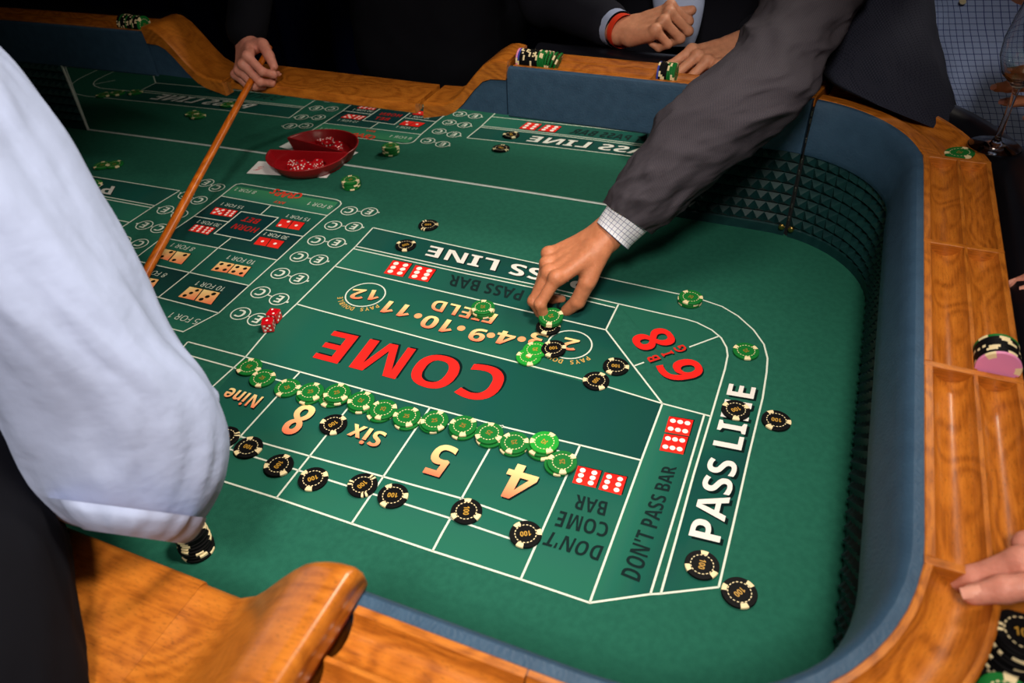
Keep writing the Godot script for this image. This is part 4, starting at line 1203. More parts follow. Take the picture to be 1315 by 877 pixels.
	for k in 8:
		var q := tower + Vector3(-0.0011 * k, up + k * (CHIP_T + 0.0003), -0.0006 * k) + Vector3(rng.randf_range(-.0012, .0012), 0, rng.randf_range(-.0012, .0012))
		chip("black", q, "%s black chip from the bottom of the leaning tower beside the white sleeve" % ORD[k], "black tower by the sleeve")
	# the row along the number boxes: each place two or three deep
	var spots: Array = [Vector3(0.0264, 0.0045, -0.1972), Vector3(0.0621, 0.0045, -0.1825), Vector3(0.1111, 0.005, -0.1775), Vector3(0.1524, 0.0065, -0.1788), Vector3(0.1933, 0.007, -0.1873), Vector3(0.2332, 0.007, -0.1879), Vector3(0.2724, 0.007, -0.1838), Vector3(0.3109, 0.007, -0.1826), Vector3(0.3519, 0.007, -0.1887), Vector3(0.3935, 0.007, -0.1936), Vector3(0.4334, 0.007, -0.1933), Vector3(0.4723, 0.007, -0.1891), Vector3(0.5114, 0.009, -0.2004), Vector3(0.5443, 0.0075, -0.1787)]
	for k in spots.size():
		var n := 1 if k < 3 else (3 if k in [4, 12] else 2)
		for j in n:
			var at: Vector3 = spots[k]
			at.y = up + j * (CHIP_T + 0.0004)
			var back := n - 1 - j
			if back > 0: at += Vector3(rng.randf_range(-0.004, 0.003), 0, rng.randf_range(0.001, 0.004)) * back
			var which := "single" if n == 1 else ("top" if back == 0 else ("bottom" if j == 0 else "middle"))
			chip("bright" if (k == 12 and back == 0) else "green", at, "%s green chip, %s place from the white sleeve along the number boxes" % [which, ORD[k]], "row of green chips along the number boxes", tilt(Vector3(1, 0, rng.randf()), rng.randf_range(0.3, 1.5)) if n > 1 and back == 0 else Basis.IDENTITY)
	# loose green chips at the far end
	for s in [[Vector3(-0.752, up, -0.668), "green chip of a loose pair at the dim end, farther from the bowl"], [Vector3(-0.728, up, -0.681), "green chip of a loose pair at the dim end, nearer the bowl"], [Vector3(-0.700, up, -0.590), "green chip lying on the word PASS beside the white sleeve"],
		[Vector3(-1.089, up, -0.595), "green chip on the bend of the far-end pass line, seen in the mirror"], [Vector3(-1.06, up, -0.575), "green chip touching the pass line bend chip, seen in the mirror"], [Vector3(-1.015, up, -0.560), "green chip inside the far-end pass line, seen in the mirror"]]:
		chip("green", s[0], s[1], "", tilt(Vector3(1, 0, 0.4), 0.0))
	# chips standing on edge in the rail
	var lie := func(start: Vector3, dir: Vector3, kinds: Array, label: String, group: String, last_tilt := 0.0) -> void:
		for k in kinds.size():
			var y := dir
			var x := Vector3.UP
			var bas := Basis(x, y, x.cross(y))
			var at := start + dir * (CHIP_T + 0.00015) * k
			if last_tilt > 0 and k > kinds.size() - 5:
				var f := (k - (kinds.size() - 5)) / 4.0
				bas = Basis(dir.cross(Vector3.UP).normalized(), -deg_to_rad(last_tilt * f)) * bas
				at += dir * 0.0022 * f * f * 4.0
			chip(kinds[k], at, "%s chip from %s" % [ORD[k] if k < 20 else "last", label], group, bas)
	var yc := RAIL_TOP - 0.0155 + CHIP_R + 0.0004
	var row := ["pink", "blue"]
	for k in 10: row.append("striped" if k % 3 == 1 else "black")
	for k in 8: row.append("green")
	lie.call(Vector3(0.2015, yc, far_z(0.23) - 0.0375), Vector3(1, 0.0, -0.006).normalized(), row, "the pink end of the rail row beside the carved rise", "chips in the far rail by the rise", 22.0)
	lie.call(Vector3(0.4715, yc, far_z(0.48) - 0.0375), Vector3(1, 0, 0), ["blue", "black", "black", "black", "striped", "green", "green", "green", "green"], "the blue end of the short rail row by the suited man's fingers", "chips in the far rail by the folded hands")
	lie.call(Vector3(0.9706, yc, -0.2205), Vector3(0, 0, -1), ["pink", "black", "black", "black", "striped", "black", "black", "black", "green"], "the pink-faced end of the row in the end rail", "chips in the end rail")
	var dimrow := []
	for k in 18: dimrow.append("green" if k % 5 == 2 else ("striped" if k % 2 == 0 else "black"))
	lie.call(Vector3(-0.762, yc, far_z(-0.73) - 0.0375), Vector3(1, 0, 0), dimrow, "the outer end of the dim rail row beyond the stick", "chips in the dim far rail")
	chip("green", Vector3(0.957, RAIL_TOP - 0.0085, -0.735), "green chip lying in the corner rail beside the wine glass foot", "", tilt(Vector3(0, 0, 1), 8))
	# a small tower on the arm bolster at the near corner
	for t in 2:
		var ang := deg_to_rad([8.0, 19.0][t])
		var bp := Vector3(0.70 + 0.284 * cos(ang), 0.192, 0.01 + 0.284 * sin(ang))
		for k in 11 - t * 2: chip("green" if t == 1 else ("striped" if k % 3 == 1 else "black"), bp + Vector3(rng.randf_range(-.001, .001), k * (CHIP_T + 0.0002), rng.randf_range(-.001, .001)), "%s chip from the bottom of the %s tower on the step outside the rail corner" % [ORD[k], ["black", "green"][t]], "chips outside the rail corner")

func die_mesh() -> ArrayMesh:
	var mb := MB.new()
	mb.box(Vector3.ZERO, Vector3.ONE * 0.0185, Basis.IDENTITY, 0.0016)
	return mb.mesh()

func pip_mesh() -> ArrayMesh:
	var mb := MB.new()
	var faces := [[Vector3.UP, Vector3.RIGHT, "5"], [Vector3.DOWN, Vector3.RIGHT, "2"], [Vector3.RIGHT, Vector3.UP, "4"], [Vector3.LEFT, Vector3.UP, "3"], [Vector3.BACK, Vector3.RIGHT, "6v"], [Vector3.FORWARD, Vector3.RIGHT, "1"]]
	for fc in faces:
		var nn: Vector3 = fc[0]; var u: Vector3 = fc[1]; var w := nn.cross(u)
		for s in PIPS[fc[2]]:
			var c: Vector3 = nn * 0.00935 + u * (s[0] - 0.5) * 0.0165 + w * (s[1] - 0.5) * 0.0165
			var ring := PackedVector3Array()
			for k in 13: ring.append(c + (u * cos(TAU * k / 12) + w * sin(TAU * k / 12)) * 0.00195)
			mb.fan(ring, nn)
	return mb.mesh()

func build_dice() -> void:
	var dm := die_mesh(); var pm := pip_mesh()
	var proto := Node3D.new()
	part("cube_body", dm, M.die, proto); part("pips", pm, M.pip, proto)
	var put := func(at: Vector3, yaw: float, bas: Basis, label: String, group: String) -> void:
		var o: Node3D = proto.duplicate()
		o.name = numbered("die"); add_child(o, true)
		o.transform = Transform3D(Basis(Vector3.UP, yaw) * bas, at)
		tag(o, label, "die", group)
	var a: Vector3 = Vector3(-0.0041, 0.0105, -0.2893); var b: Vector3 = Vector3(-0.0098, 0.0105, -0.313)
	put.call(a, 0.5, Basis(Vector3.RIGHT, PI / 2), "clear red die on the felt beside an E ring, nearer the dealers", "thrown dice")
	put.call(b, 0.15, Basis(Vector3.FORWARD, PI), "clear red die lying on the felt behind its twin by the E ring", "thrown dice")
	var k := 0
	for s in [[-0.315, -0.803, 0.2], [-0.293, -0.811, 0.8], [-0.270, -0.806, 0.35], [-0.301, -0.790, 1.2], [-0.262, -0.825, 0.1]]:
		put.call(Vector3(s[0] + 0.008, 0.0155, s[1] + 0.014), s[2], Basis(Vector3.RIGHT, PI / 2 * (k % 3)), "red die in the half-round bowl, %s from the bowl's dim end" % ORD[[0, 2, 3, 1, 4][k]], "dice in the red bowl")
		k += 1

func build_bowl() -> void:
	var o := thing("dice_bowl", "red half-round dice bowl standing with its flat back against the mirror", "bowl")
	var c := Vector3(-0.290, 0, -0.8315)
	var outer := [[0.070, 0.003], [0.078, 0.004], [0.086, 0.016], [0.093, 0.029], [0.0935, 0.031], [0.091, 0.0315], [0.088, 0.029], [0.080, 0.012], [0.074, 0.0065], [0.0, 0.006]]
	var mb := MB.new()
	var rows := []; var us := PackedFloat32Array(); var vs := PackedFloat32Array()
	var ang := -deg_to_rad(13.0)
	for q in outer: vs.append(q[0])
	for k in 33:
		var a := PI * k / 32.0 + ang
		var row := PackedVector3Array()
		for q in outer: row.append(c + Vector3(cos(a) * q[0], q[1], sin(a) * q[0] * 1.02))
		rows.append(row); us.append(k)
	mb.grid(rows, us, vs, false, false)
	# bottom
	var ring := PackedVector3Array()
	for k in 33:
		var a := PI * k / 32.0 + ang
		ring.append(c + Vector3(cos(a) * 0.078, 0.003, sin(a) * 0.078))
	mb.fan(ring, Vector3.DOWN)
	part("half_bowl", mb.mesh(), M.bowl, o)
	mb = MB.new()
	mb.extrude(PackedVector2Array([Vector2(-0.078, 0.0035), Vector2(0.078, 0.0035), Vector2(0.0925, 0.030), Vector2(0.091, 0.0318), Vector2(-0.091, 0.0318), Vector2(-0.0925, 0.030)]), c + Vector3(0, 0, -0.0015), Vector3(cos(ang), 0, sin(ang)), Vector3.UP, Vector3(0, 0, 0.004))
	part("back_wall", mb.mesh(), M.bowl, o)
	var card := thing("paper_card", "white card lying flat under the red dice bowl with a small red print", "card")
	mb = MB.new()
	mb.box(Vector3(-0.315, 0.0014, -0.793), Vector3(0.19, 0.0008, 0.06), Basis(Vector3.UP, 0.2))
	part("sheet", mb.mesh(), M.paper, card)
	mb = MB.new()
	for k in 5: mb.box(Vector3(-0.392 + 0.003 * (k % 3), 0.00185, -0.764 - 0.0045 * k), Vector3(0.012 - 0.002 * (k % 2), 0.0001, 0.002), Basis(Vector3.UP, 0.2))
	part("red_print", mb.mesh(), M.red_ink, card)

func build_stick() -> void:
	var o := thing("dice_stick", "long tapering amber wooden stick held over the felt by the stickman", "stick")
	var top := Vector3(-0.4065, 0.222, -0.9215); var foot := Vector3(-0.286, 0.0145, -0.295)
	var dir := (foot - top).normalized()
	var pts := PackedVector3Array(); var rad := PackedFloat32Array()
	pts.append(top - dir * 0.001); rad.append(0.0035)
	for k in 13:
		pts.append(top + (foot - top) * (k / 12.0)); rad.append(lerpf(0.0062, 0.0086, k / 12.0))
	pts.append(foot + Vector3(dir.x, 0, dir.z).normalized() * 0.06 + Vector3(0, -0.003, 0)); rad.append(0.0088)
	var mb := MB.new(); mb.tube(pts, rad, 18)
	part("shaft", mb.mesh(), M.stick, o)

func build_glass() -> void:
	var o := thing("wine_glass", "stemmed wine glass standing on the corner rail in front of the checked shirt", "wine glass", Vector3(1.000, 0.2592, -0.752))
	var mb := MB.new()
	mb.lathe(PackedVector2Array([Vector2(0.0001, 0), Vector2(0.034, 0), Vector2(0.0353, 0.0008), Vector2(0.034, 0.0018), Vector2(0.018, 0.0035), Vector2(0.007, 0.008), Vector2(0.0042, 0.014)]), 48, Transform3D.IDENTITY, false)
	mb.lathe(PackedVector2Array([Vector2(0.0042, 0.014), Vector2(0.0036, 0.04), Vector2(0.0036, 0.075), Vector2(0.0048, 0.085), Vector2(0.012, 0.092), Vector2(0.027, 0.106), Vector2(0.035, 0.128), Vector2(0.0365, 0.15), Vector2(0.033, 0.175), Vector2(0.029, 0.195), Vector2(0.0285, 0.1965), Vector2(0.0278, 0.195), Vector2(0.0318, 0.175), Vector2(0.0352, 0.15), Vector2(0.0337, 0.128), Vector2(0.0257, 0.107), Vector2(0.011, 0.0945), Vector2(0.0001, 0.092)]), 48, Transform3D.IDENTITY, false)
	part("glass_body", mb.mesh(), M.glass, o)

# ------------------------------------------------------------------ people: a field of tapered capsules, meshed as surface nets
func net(mb: MB, bones: Array, cell: float, wob: FastNoiseLite = null, wob_amp := 0.0) -> void:
	# bones: [from, to, radius from, radius to, blend]
	var lo := Vector3(1e9, 1e9, 1e9); var hi := -lo
	for b in bones:
		var r: float = maxf(b[2], b[3]) + b[4] + cell * 3.0
		for e in 2:
			lo = lo.min((b[e] as Vector3) - Vector3.ONE * r); hi = hi.max((b[e] as Vector3) + Vector3.ONE * r)
	var nx := int((hi.x - lo.x) / cell) + 2; var ny := int((hi.y - lo.y) / cell) + 2; var nz := int((hi.z - lo.z) / cell) + 2
	var F := PackedFloat32Array(); F.resize(nx * ny * nz); F.fill(1.0)
	for b in bones:
		var a: Vector3 = b[0]; var ba: Vector3 = b[1] - b[0]; var ra: float = b[2]; var rd: float = b[3] - b[2]; var k: float = b[4]
		var inv := 1.0 / maxf(ba.length_squared(), 1e-9)
		var m := maxf(b[2], b[3]) + k + cell * 2.5
		var p0 := a.min(b[1]) - Vector3.ONE * m - lo; var p1 := a.max(b[1]) + Vector3.ONE * m - lo
		var x0 := maxi(int(p0.x / cell), 0); var x1 := mini(int(p1.x / cell) + 1, nx - 1)
		var y0 := maxi(int(p0.y / cell), 0); var y1 := mini(int(p1.y / cell) + 1, ny - 1)
		var z0 := maxi(int(p0.z / cell), 0); var z1 := mini(int(p1.z / cell) + 1, nz - 1)
		for z in range(z0, z1 + 1):
			for y in range(y0, y1 + 1):
				var at := (z * ny + y) * nx
				for x in range(x0, x1 + 1):
					var pa := lo + Vector3(x, y, z) * cell - a
					var h := clampf(pa.dot(ba) * inv, 0.0, 1.0)
					var d := (pa - ba * h).length() - ra - rd * h
					var o := F[at + x]
					var g := k - absf(o - d)
					var q := minf(o, d)
					if g > 0.0: q -= g * g / k * 0.25
					F[at + x] = q
	if wob != null:
		for z in nz:
			for y in ny:
				for x in nx:
					var j := (z * ny + y) * nx + x
					if absf(F[j]) < 0.05:
						var p := lo + Vector3(x, y, z) * cell
						F[j] += wob.get_noise_3d(p.x, p.y, p.z) * wob_amp
	var id := PackedInt32Array(); id.resize(nx * ny * nz); id.fill(-1)
	var sy := nx; var sz := nx * ny
	var off := PackedInt32Array([0, 1, sy, sy + 1, sz, sz + 1, sz + sy, sz + sy + 1])
	var ea := PackedInt32Array([0, 2, 4, 6, 0, 1, 4, 5, 0, 1, 2, 3]); var eb := PackedInt32Array([1, 3, 5, 7, 2, 3, 6, 7, 4, 5, 6, 7])
	for z in range(1, nz - 2):
		for y in range(1, ny - 2):
			for x in range(1, nx - 2):
				var j := z * sz + y * sy + x
				var f0 := F[j]
				if absf(f0) > cell * 2.0: continue
				var neg := 0
				for c in 8:
					if F[j + off[c]] < 0: neg += 1
				if neg == 0 or neg == 8: continue
				var s := Vector3.ZERO; var n := 0
				for e in 12:
					var fa := F[j + off[ea[e]]]; var fb := F[j + off[eb[e]]]
					if (fa < 0) != (fb < 0):
						var t := fa / (fa - fb)
						var ca := Vector3(ea[e] & 1, (ea[e] >> 1) & 1, ea[e] >> 2); var cb := Vector3(eb[e] & 1, (eb[e] >> 1) & 1, eb[e] >> 2)
						s += ca.lerp(cb, t); n += 1
				s /= n
				var g := Vector3(F[j + 1] + F[j + 1 + sy] + F[j + 1 + sz] - F[j] - F[j + sy] - F[j + sz], F[j + sy] + F[j + sy + 1] + F[j + sy + sz] - F[j] - F[j + 1] - F[j + sz], F[j + sz] + F[j + sz + 1] + F[j + sz + sy] - F[j] - F[j + 1] - F[j + sy])
				id[j] = mb.vert(lo + (Vector3(x, y, z) + s) * cell, g.normalized())
	for z in range(1, nz - 2):
		for y in range(1, ny - 2):
			for x in range(1, nx - 2):
				var j := z * sz + y * sy + x
				var a := F[j] < 0
				for ax in 3:
					var st := 1 if ax == 0 else (sy if ax == 1 else sz)
					if (F[j + st] < 0) == a: continue
					var u := sy if ax == 0 else (sz if ax == 1 else 1); var w := sz if ax == 0 else (1 if ax == 1 else sy)
					var q0 := id[j]; var q1 := id[j - u]; var q2 := id[j - u - w]; var q3 := id[j - w]
					if q0 < 0 or q1 < 0 or q2 < 0 or q3 < 0: continue
					if a: mb.i.append_array(PackedInt32Array([q0, q2, q1, q0, q3, q2]))
					else: mb.i.append_array(PackedInt32Array([q0, q1, q2, q0, q2, q3]))

const FINGERS := [[0.094, 0.030, 0.046, 0.027, 0.022, 0.0098], [0.098, 0.009, 0.051, 0.031, 0.024, 0.0099], [0.092, -0.0125, 0.047, 0.029, 0.023, 0.0093], [0.081, -0.0325, 0.037, 0.022, 0.020, 0.0083]]

func hand(W: Vector3, fwd: Vector3, back: Vector3, side: float, sc: float, curls: Array, spread: Array, thumb: Array, elbow: Vector3) -> Dictionary:
	# side -1 for a right hand, +1 for a left one; curls in degrees at the three joints of each finger
	var f = fwd.normalized(); var l = (f.cross(back) * side).normalized()
	var nb = (l.cross(f) * side).normalized()
	if nb.dot(back) < 0: nb = -nb
	var at = func(F: float, L: float, H: float) -> Vector3: return W + (f * F + l * L + nb * H) * sc
	var b = []
	var ed = (elbow - W).normalized()
	var al = (l - ed * l.dot(ed)).normalized()
	for s in [-0.55, 0.55]:
		b.append([W + ed * 0.004 + al * 0.018 * s * sc, elbow + al * 0.015 * s, 0.0185 * sc, 0.030, 0.02])
	b.append([W + al * 0.009 * sc, at.call(0.022, 0.011, 0.0), 0.0185 * sc, 0.0165 * sc, 0.012])
	b.append([W - al * 0.009 * sc, at.call(0.022, -0.013, -0.001), 0.0185 * sc, 0.0155 * sc, 0.012])
	for k in 4:
		var g: Array = FINGERS[k]
		b.append([at.call(0.014, g[1] * 0.55, -0.002), at.call(g[0] - 0.004, g[1], -0.0035), 0.0135 * sc, 0.0108 * sc, 0.010])
	b.append([at.call(0.02, -0.021, -0.009), at.call(0.066, -0.030, -0.008), 0.0145 * sc, 0.0115 * sc, 0.010])
	# thumb
	var tp: Vector3 = at.call(0.020, 0.020, -0.008)
	var tl = [0.046, 0.034, 0.027]; var tr = [0.0155, 0.0126, 0.0116, 0.0092]
	var nails = []
	for k in 3:
		var d = (f * thumb[k].x + l * thumb[k].y + nb * thumb[k].z).normalized()
		var e = tp + d * tl[k] * sc
		b.append([tp, e, tr[k] * sc, tr[k + 1] * sc, 0.008 if k == 0 else 0.003])
		if k == 0: b.append([at.call(0.045, 0.020, -0.006), e - d * 0.008, 0.0125 * sc, 0.0105 * sc, 0.010])
		tp = e
		if k == 2: nails.append([e, d, (f * thumb[k].x + l * thumb[k].y + nb * thumb[k].z).cross(f)])
	var tips = [tp]
	for k in 4:
		var g: Array = FINGERS[k]
		var s = deg_to_rad(spread[k])
		var fd = f * cos(s) + l * sin(s)
		var p: Vector3 = at.call(g[0], g[1], 0.0)
		var t = 0.0
		var r: float = g[5]
		b.append([p + nb * 0.001 * sc, p + nb * 0.001 * sc + fd * 0.001, 0.0112 * sc, 0.0112 * sc, 0.006])
		for j in 3:
			t += deg_to_rad(curls[k][j])
			var d = fd * cos(t) - nb * sin(t)
			var e = p + d * g[2 + j] * sc * (1.0 if j < 2 else 0.82)
			var r1 = r * (0.90 if j < 2 else 0.84)
			b.append([p, e, r * sc, r1 * sc, 0.0035 if j > 0 else 0.005])
			if j < 2: b.append([e, e + d * 0.0005, r1 * sc * 1.06, r1 * sc * 1.06, 0.002])
			p = e; r = r1
			if j == 2:
				var up = nb * cos(t) + fd * sin(t)
				nails.append([e, d, up])
		tips.append(p)
	return {"bones": b, "tips": tips, "nails": nails}

func add_nails(h: Dictionary, sc: float, body: Node) -> void:
	# small curved plates on the backs of the finger ends
	for k in h.nails.size():
		if k == 0: continue
		var q: Array = h.nails[k]
		var e: Vector3 = q[0]; var d: Vector3 = q[1]; var up: Vector3 = q[2]; var x = d.cross(up).normalized()
		var rows = []; var us = PackedFloat32Array(); var vs = PackedFloat32Array()
		for a in 6:
			var row = PackedVector3Array()
			var s = lerpf(-0.0055, 0.0058, a / 5.0) * sc
			for c in 7:
				var ang = lerpf(-0.85, 0.85, c / 6.0) * (1.0 if a > 0 else 0.75)
				var rr = 0.0071 * sc if s < 0.003 else 0.0066 * sc
				row.append(e + d * s + (x * sin(ang) * 0.80 + up * cos(ang)) * rr)
			rows.append(row); us.append(a)
		for c in 7: vs.append(c)
		var mb = MB.new(); mb.grid(rows, us, vs, false, false)
		part("fingernail", mb.mesh(), M.nail, body)

func head_bones(neck: Vector3, face: Vector3) -> Array:
	var f = face.normalized(); var up = (Vector3.UP - f * f.y).normalized(); var r = f.cross(up)
	var c = neck + up * 0.15
	var b = [[neck - up * 0.06 - f * 0.01, neck + up * 0.05, 0.062, 0.056, 0.03], [c - f * 0.02, c + f * 0.03 + up * 0.015, 0.084, 0.078, 0.03], [c - up * 0.04 + f * 0.045, c - up * 0.085 + f * 0.055, 0.055, 0.038, 0.03],
		[c + f * 0.098 + up * 0.005, c + f * 0.118 - up * 0.03, 0.010, 0.014, 0.008], [c + f * 0.098 - up * 0.060 - r * 0.018, c + f * 0.098 - up * 0.060 + r * 0.018, 0.009, 0.009, 0.006], [c + f * 0.090 + up * 0.026 - r * 0.035, c + f * 0.090 + up * 0.026 + r * 0.035, 0.012, 0.012, 0.012]]
	for s in [-1.0, 1.0]:
		b.append([c + r * 0.083 * s + up * 0.012, c + r * 0.087 * s - up * 0.028, 0.012, 0.008, 0.006])
	return b

func add_head(p: Node3D, neck: Vector3, face: Vector3, hair: Material) -> void:
	var f = face.normalized(); var up = (Vector3.UP - f * f.y).normalized(); var r = f.cross(up)
	var c = neck + up * 0.15
	var mb = MB.new()
	net(mb, [[c - f * 0.03 + up * 0.012, c + f * 0.012 + up * 0.034, 0.090, 0.080, 0.03], [c - f * 0.05 - up * 0.03, c - f * 0.045 - up * 0.05, 0.062, 0.056, 0.03]], 0.01)
	part("hair", mb.mesh(), hair, p)
	for s in [-1.0, 1.0]:
		var e = c + f * 0.092 + up * 0.003 + r * 0.033 * s
		mb = MB.new(); net(mb, [[e, e + f * 0.001, 0.0115, 0.0115, 0.001]], 0.004)
		var eye = part("eye", mb.mesh(), M.eye, p)
		mb = MB.new(); net(mb, [[e + f * 0.0085, e + f * 0.0086, 0.0048, 0.0048, 0.001]], 0.002)
		part("iris", mb.mesh(), M.iris, eye)

func loft(rings: Array, seg: int, cap := true, fold: FastNoiseLite = null, amp := 0.0, stretch := Vector2(1, 1), power := 2.0) -> MB:
	# rings: [centre, half-width vector, half-depth vector]; a soft tube through all of them
	var mb = MB.new()
	var fine = []
	var n = rings.size()
	for k in n - 1:
		var steps = 7
		for s in (steps + 1 if k == n - 2 else steps):
			var t = float(s) / steps
			var q = []
			for e in 3:
				var a: Vector3 = rings[maxi(k - 1, 0)][e]; var b: Vector3 = rings[k][e]; var c: Vector3 = rings[k + 1][e]; var d: Vector3 = rings[mini(k + 2, n - 1)][e]
				q.append(b.cubic_interpolate(c, a, d, t))
			fine.append(q)
	var rows = []; var us = PackedFloat32Array(); var vs = PackedFloat32Array()
	var along = 0.0
	var girth = 0.0
	for k in fine.size():
		var c: Vector3 = fine[k][0]; var a: Vector3 = fine[k][1]; var b: Vector3 = fine[k][2]
		if k > 0: along += c.distance_to(fine[k - 1][0])
		girth = maxf(girth, (a.length() + b.length()) * PI)
		var row = PackedVector3Array()
		for s in seg + 1:
			var t = TAU * (s % seg) / seg
			var ct = cos(t); var st = sin(t)
			var e = pow(pow(absf(ct), power) + pow(absf(st), power), -1.0 / power)
			var dir = a * ct * e + b * st * e
			if fold != null:
				var w = fold.get_noise_3d(cos(t) * stretch.x, sin(t) * stretch.x, along * stretch.y)
				dir += dir.normalized() * w * amp
			row.append(c + dir)
		rows.append(row); us.append(along)
	for s in seg + 1: vs.append(girth * s / seg)
	var ax: Vector3 = fine[1][0] - fine[0][0]
	var flip: bool = ax.dot((fine[0][1] as Vector3).cross(fine[0][2])) > 0
	# rows run along the axis: outward when axis x tangent points out
	mb.grid(rows, us, vs, true, not flip)
	var mid = fine.size() / 2
	var probe = mb.n[mid * (seg + 1)]
	if probe.dot(fine[mid][1]) < 0:
		mb = MB.new(); mb.grid(rows, us, vs, true, flip)
	if cap:
		mb.fan(rows[0], -ax.normalized())
		mb.fan(rows[-1], (fine[-1][0] - fine[-2][0] as Vector3).normalized())
	return mb

func legs(hip: Vector3, face: Vector3) -> Array:
	var r = face.cross(Vector3.UP).normalized()
	var b = []
	for s in [-1.0, 1.0]:
		var h = hip + r * 0.09 * s; var foot = Vector3(hip.x, -0.70, hip.z) + r * 0.11 * s
		var knee = h.lerp(foot, 0.5) + face * 0.015
		b.append([h, knee, 0.095, 0.066, 0.05]); b.append([knee, foot, 0.066, 0.050, 0.03])
	b.append([hip + Vector3(0, 0.09, 0) - r * 0.07, hip + Vector3(0, 0.09, 0) + r * 0.07, 0.125, 0.125, 0.05])
	return b

func shoes(p: Node3D, hip: Vector3, face: Vector3) -> void:
	var r = face.cross(Vector3.UP).normalized(); var f = Vector3(face.x, 0, face.z).normalized()
	for s in [-1.0, 1.0]:
		var foot = Vector3(hip.x, -0.712, hip.z) + r * 0.11 * s
		var mb = MB.new()
		net(mb, [[foot - f * 0.05, foot + f * 0.15, 0.037, 0.034, 0.02], [foot - f * 0.04 + Vector3(0, 0.03, 0), foot + f * 0.03 + Vector3(0, 0.01, 0), 0.042, 0.036, 0.02]], 0.012)
		part("shoe", mb.mesh(), M.black_leather, p)

func torso_bones(hip: Vector3, chest: Vector3, neck: Vector3, sl: Vector3, sr: Vector3, grow: float) -> Array:
	var mid = hip.lerp(chest, 0.5)
	var r = (sl - sr).normalized()
	var b = [[hip + Vector3(0, 0.05, 0) - r * 0.08, hip + Vector3(0, 0.05, 0) + r * 0.08, 0.115 + grow, 0.115 + grow, 0.05], [mid - r * 0.08, mid + r * 0.08, 0.105 + grow, 0.105 + grow, 0.06], [chest - r * 0.09, chest + r * 0.09, 0.115 + grow, 0.115 + grow, 0.06],
		[sl, sr, 0.062 + grow, 0.062 + grow, 0.06], [chest, neck - (neck - chest) * 0.25, 0.09 + grow, 0.06 + grow, 0.06]]
	return b

func arm_bones(s: Vector3, e: Vector3, w: Vector3, grow: float) -> Array:
	return [[s, e, 0.056 + grow, 0.045 + grow, 0.04], [e, w, 0.044 + grow, 0.029 + grow, 0.03]]

func build_people() -> void:
	reaching_man(); suited_man(); stickman(); dealer(); rail_players()

func finish_person(p: Node3D, skin: Material, hands: Array, coarse: Array, neck: Vector3, face: Vector3) -> Node3D:
	var mb = MB.new()
	net(mb, coarse, 0.018)
	net(mb, head_bones(neck, face), 0.009)
	for h in hands: net(mb, h.bones, 0.0032)
	return part("body", mb.mesh(), skin, p)

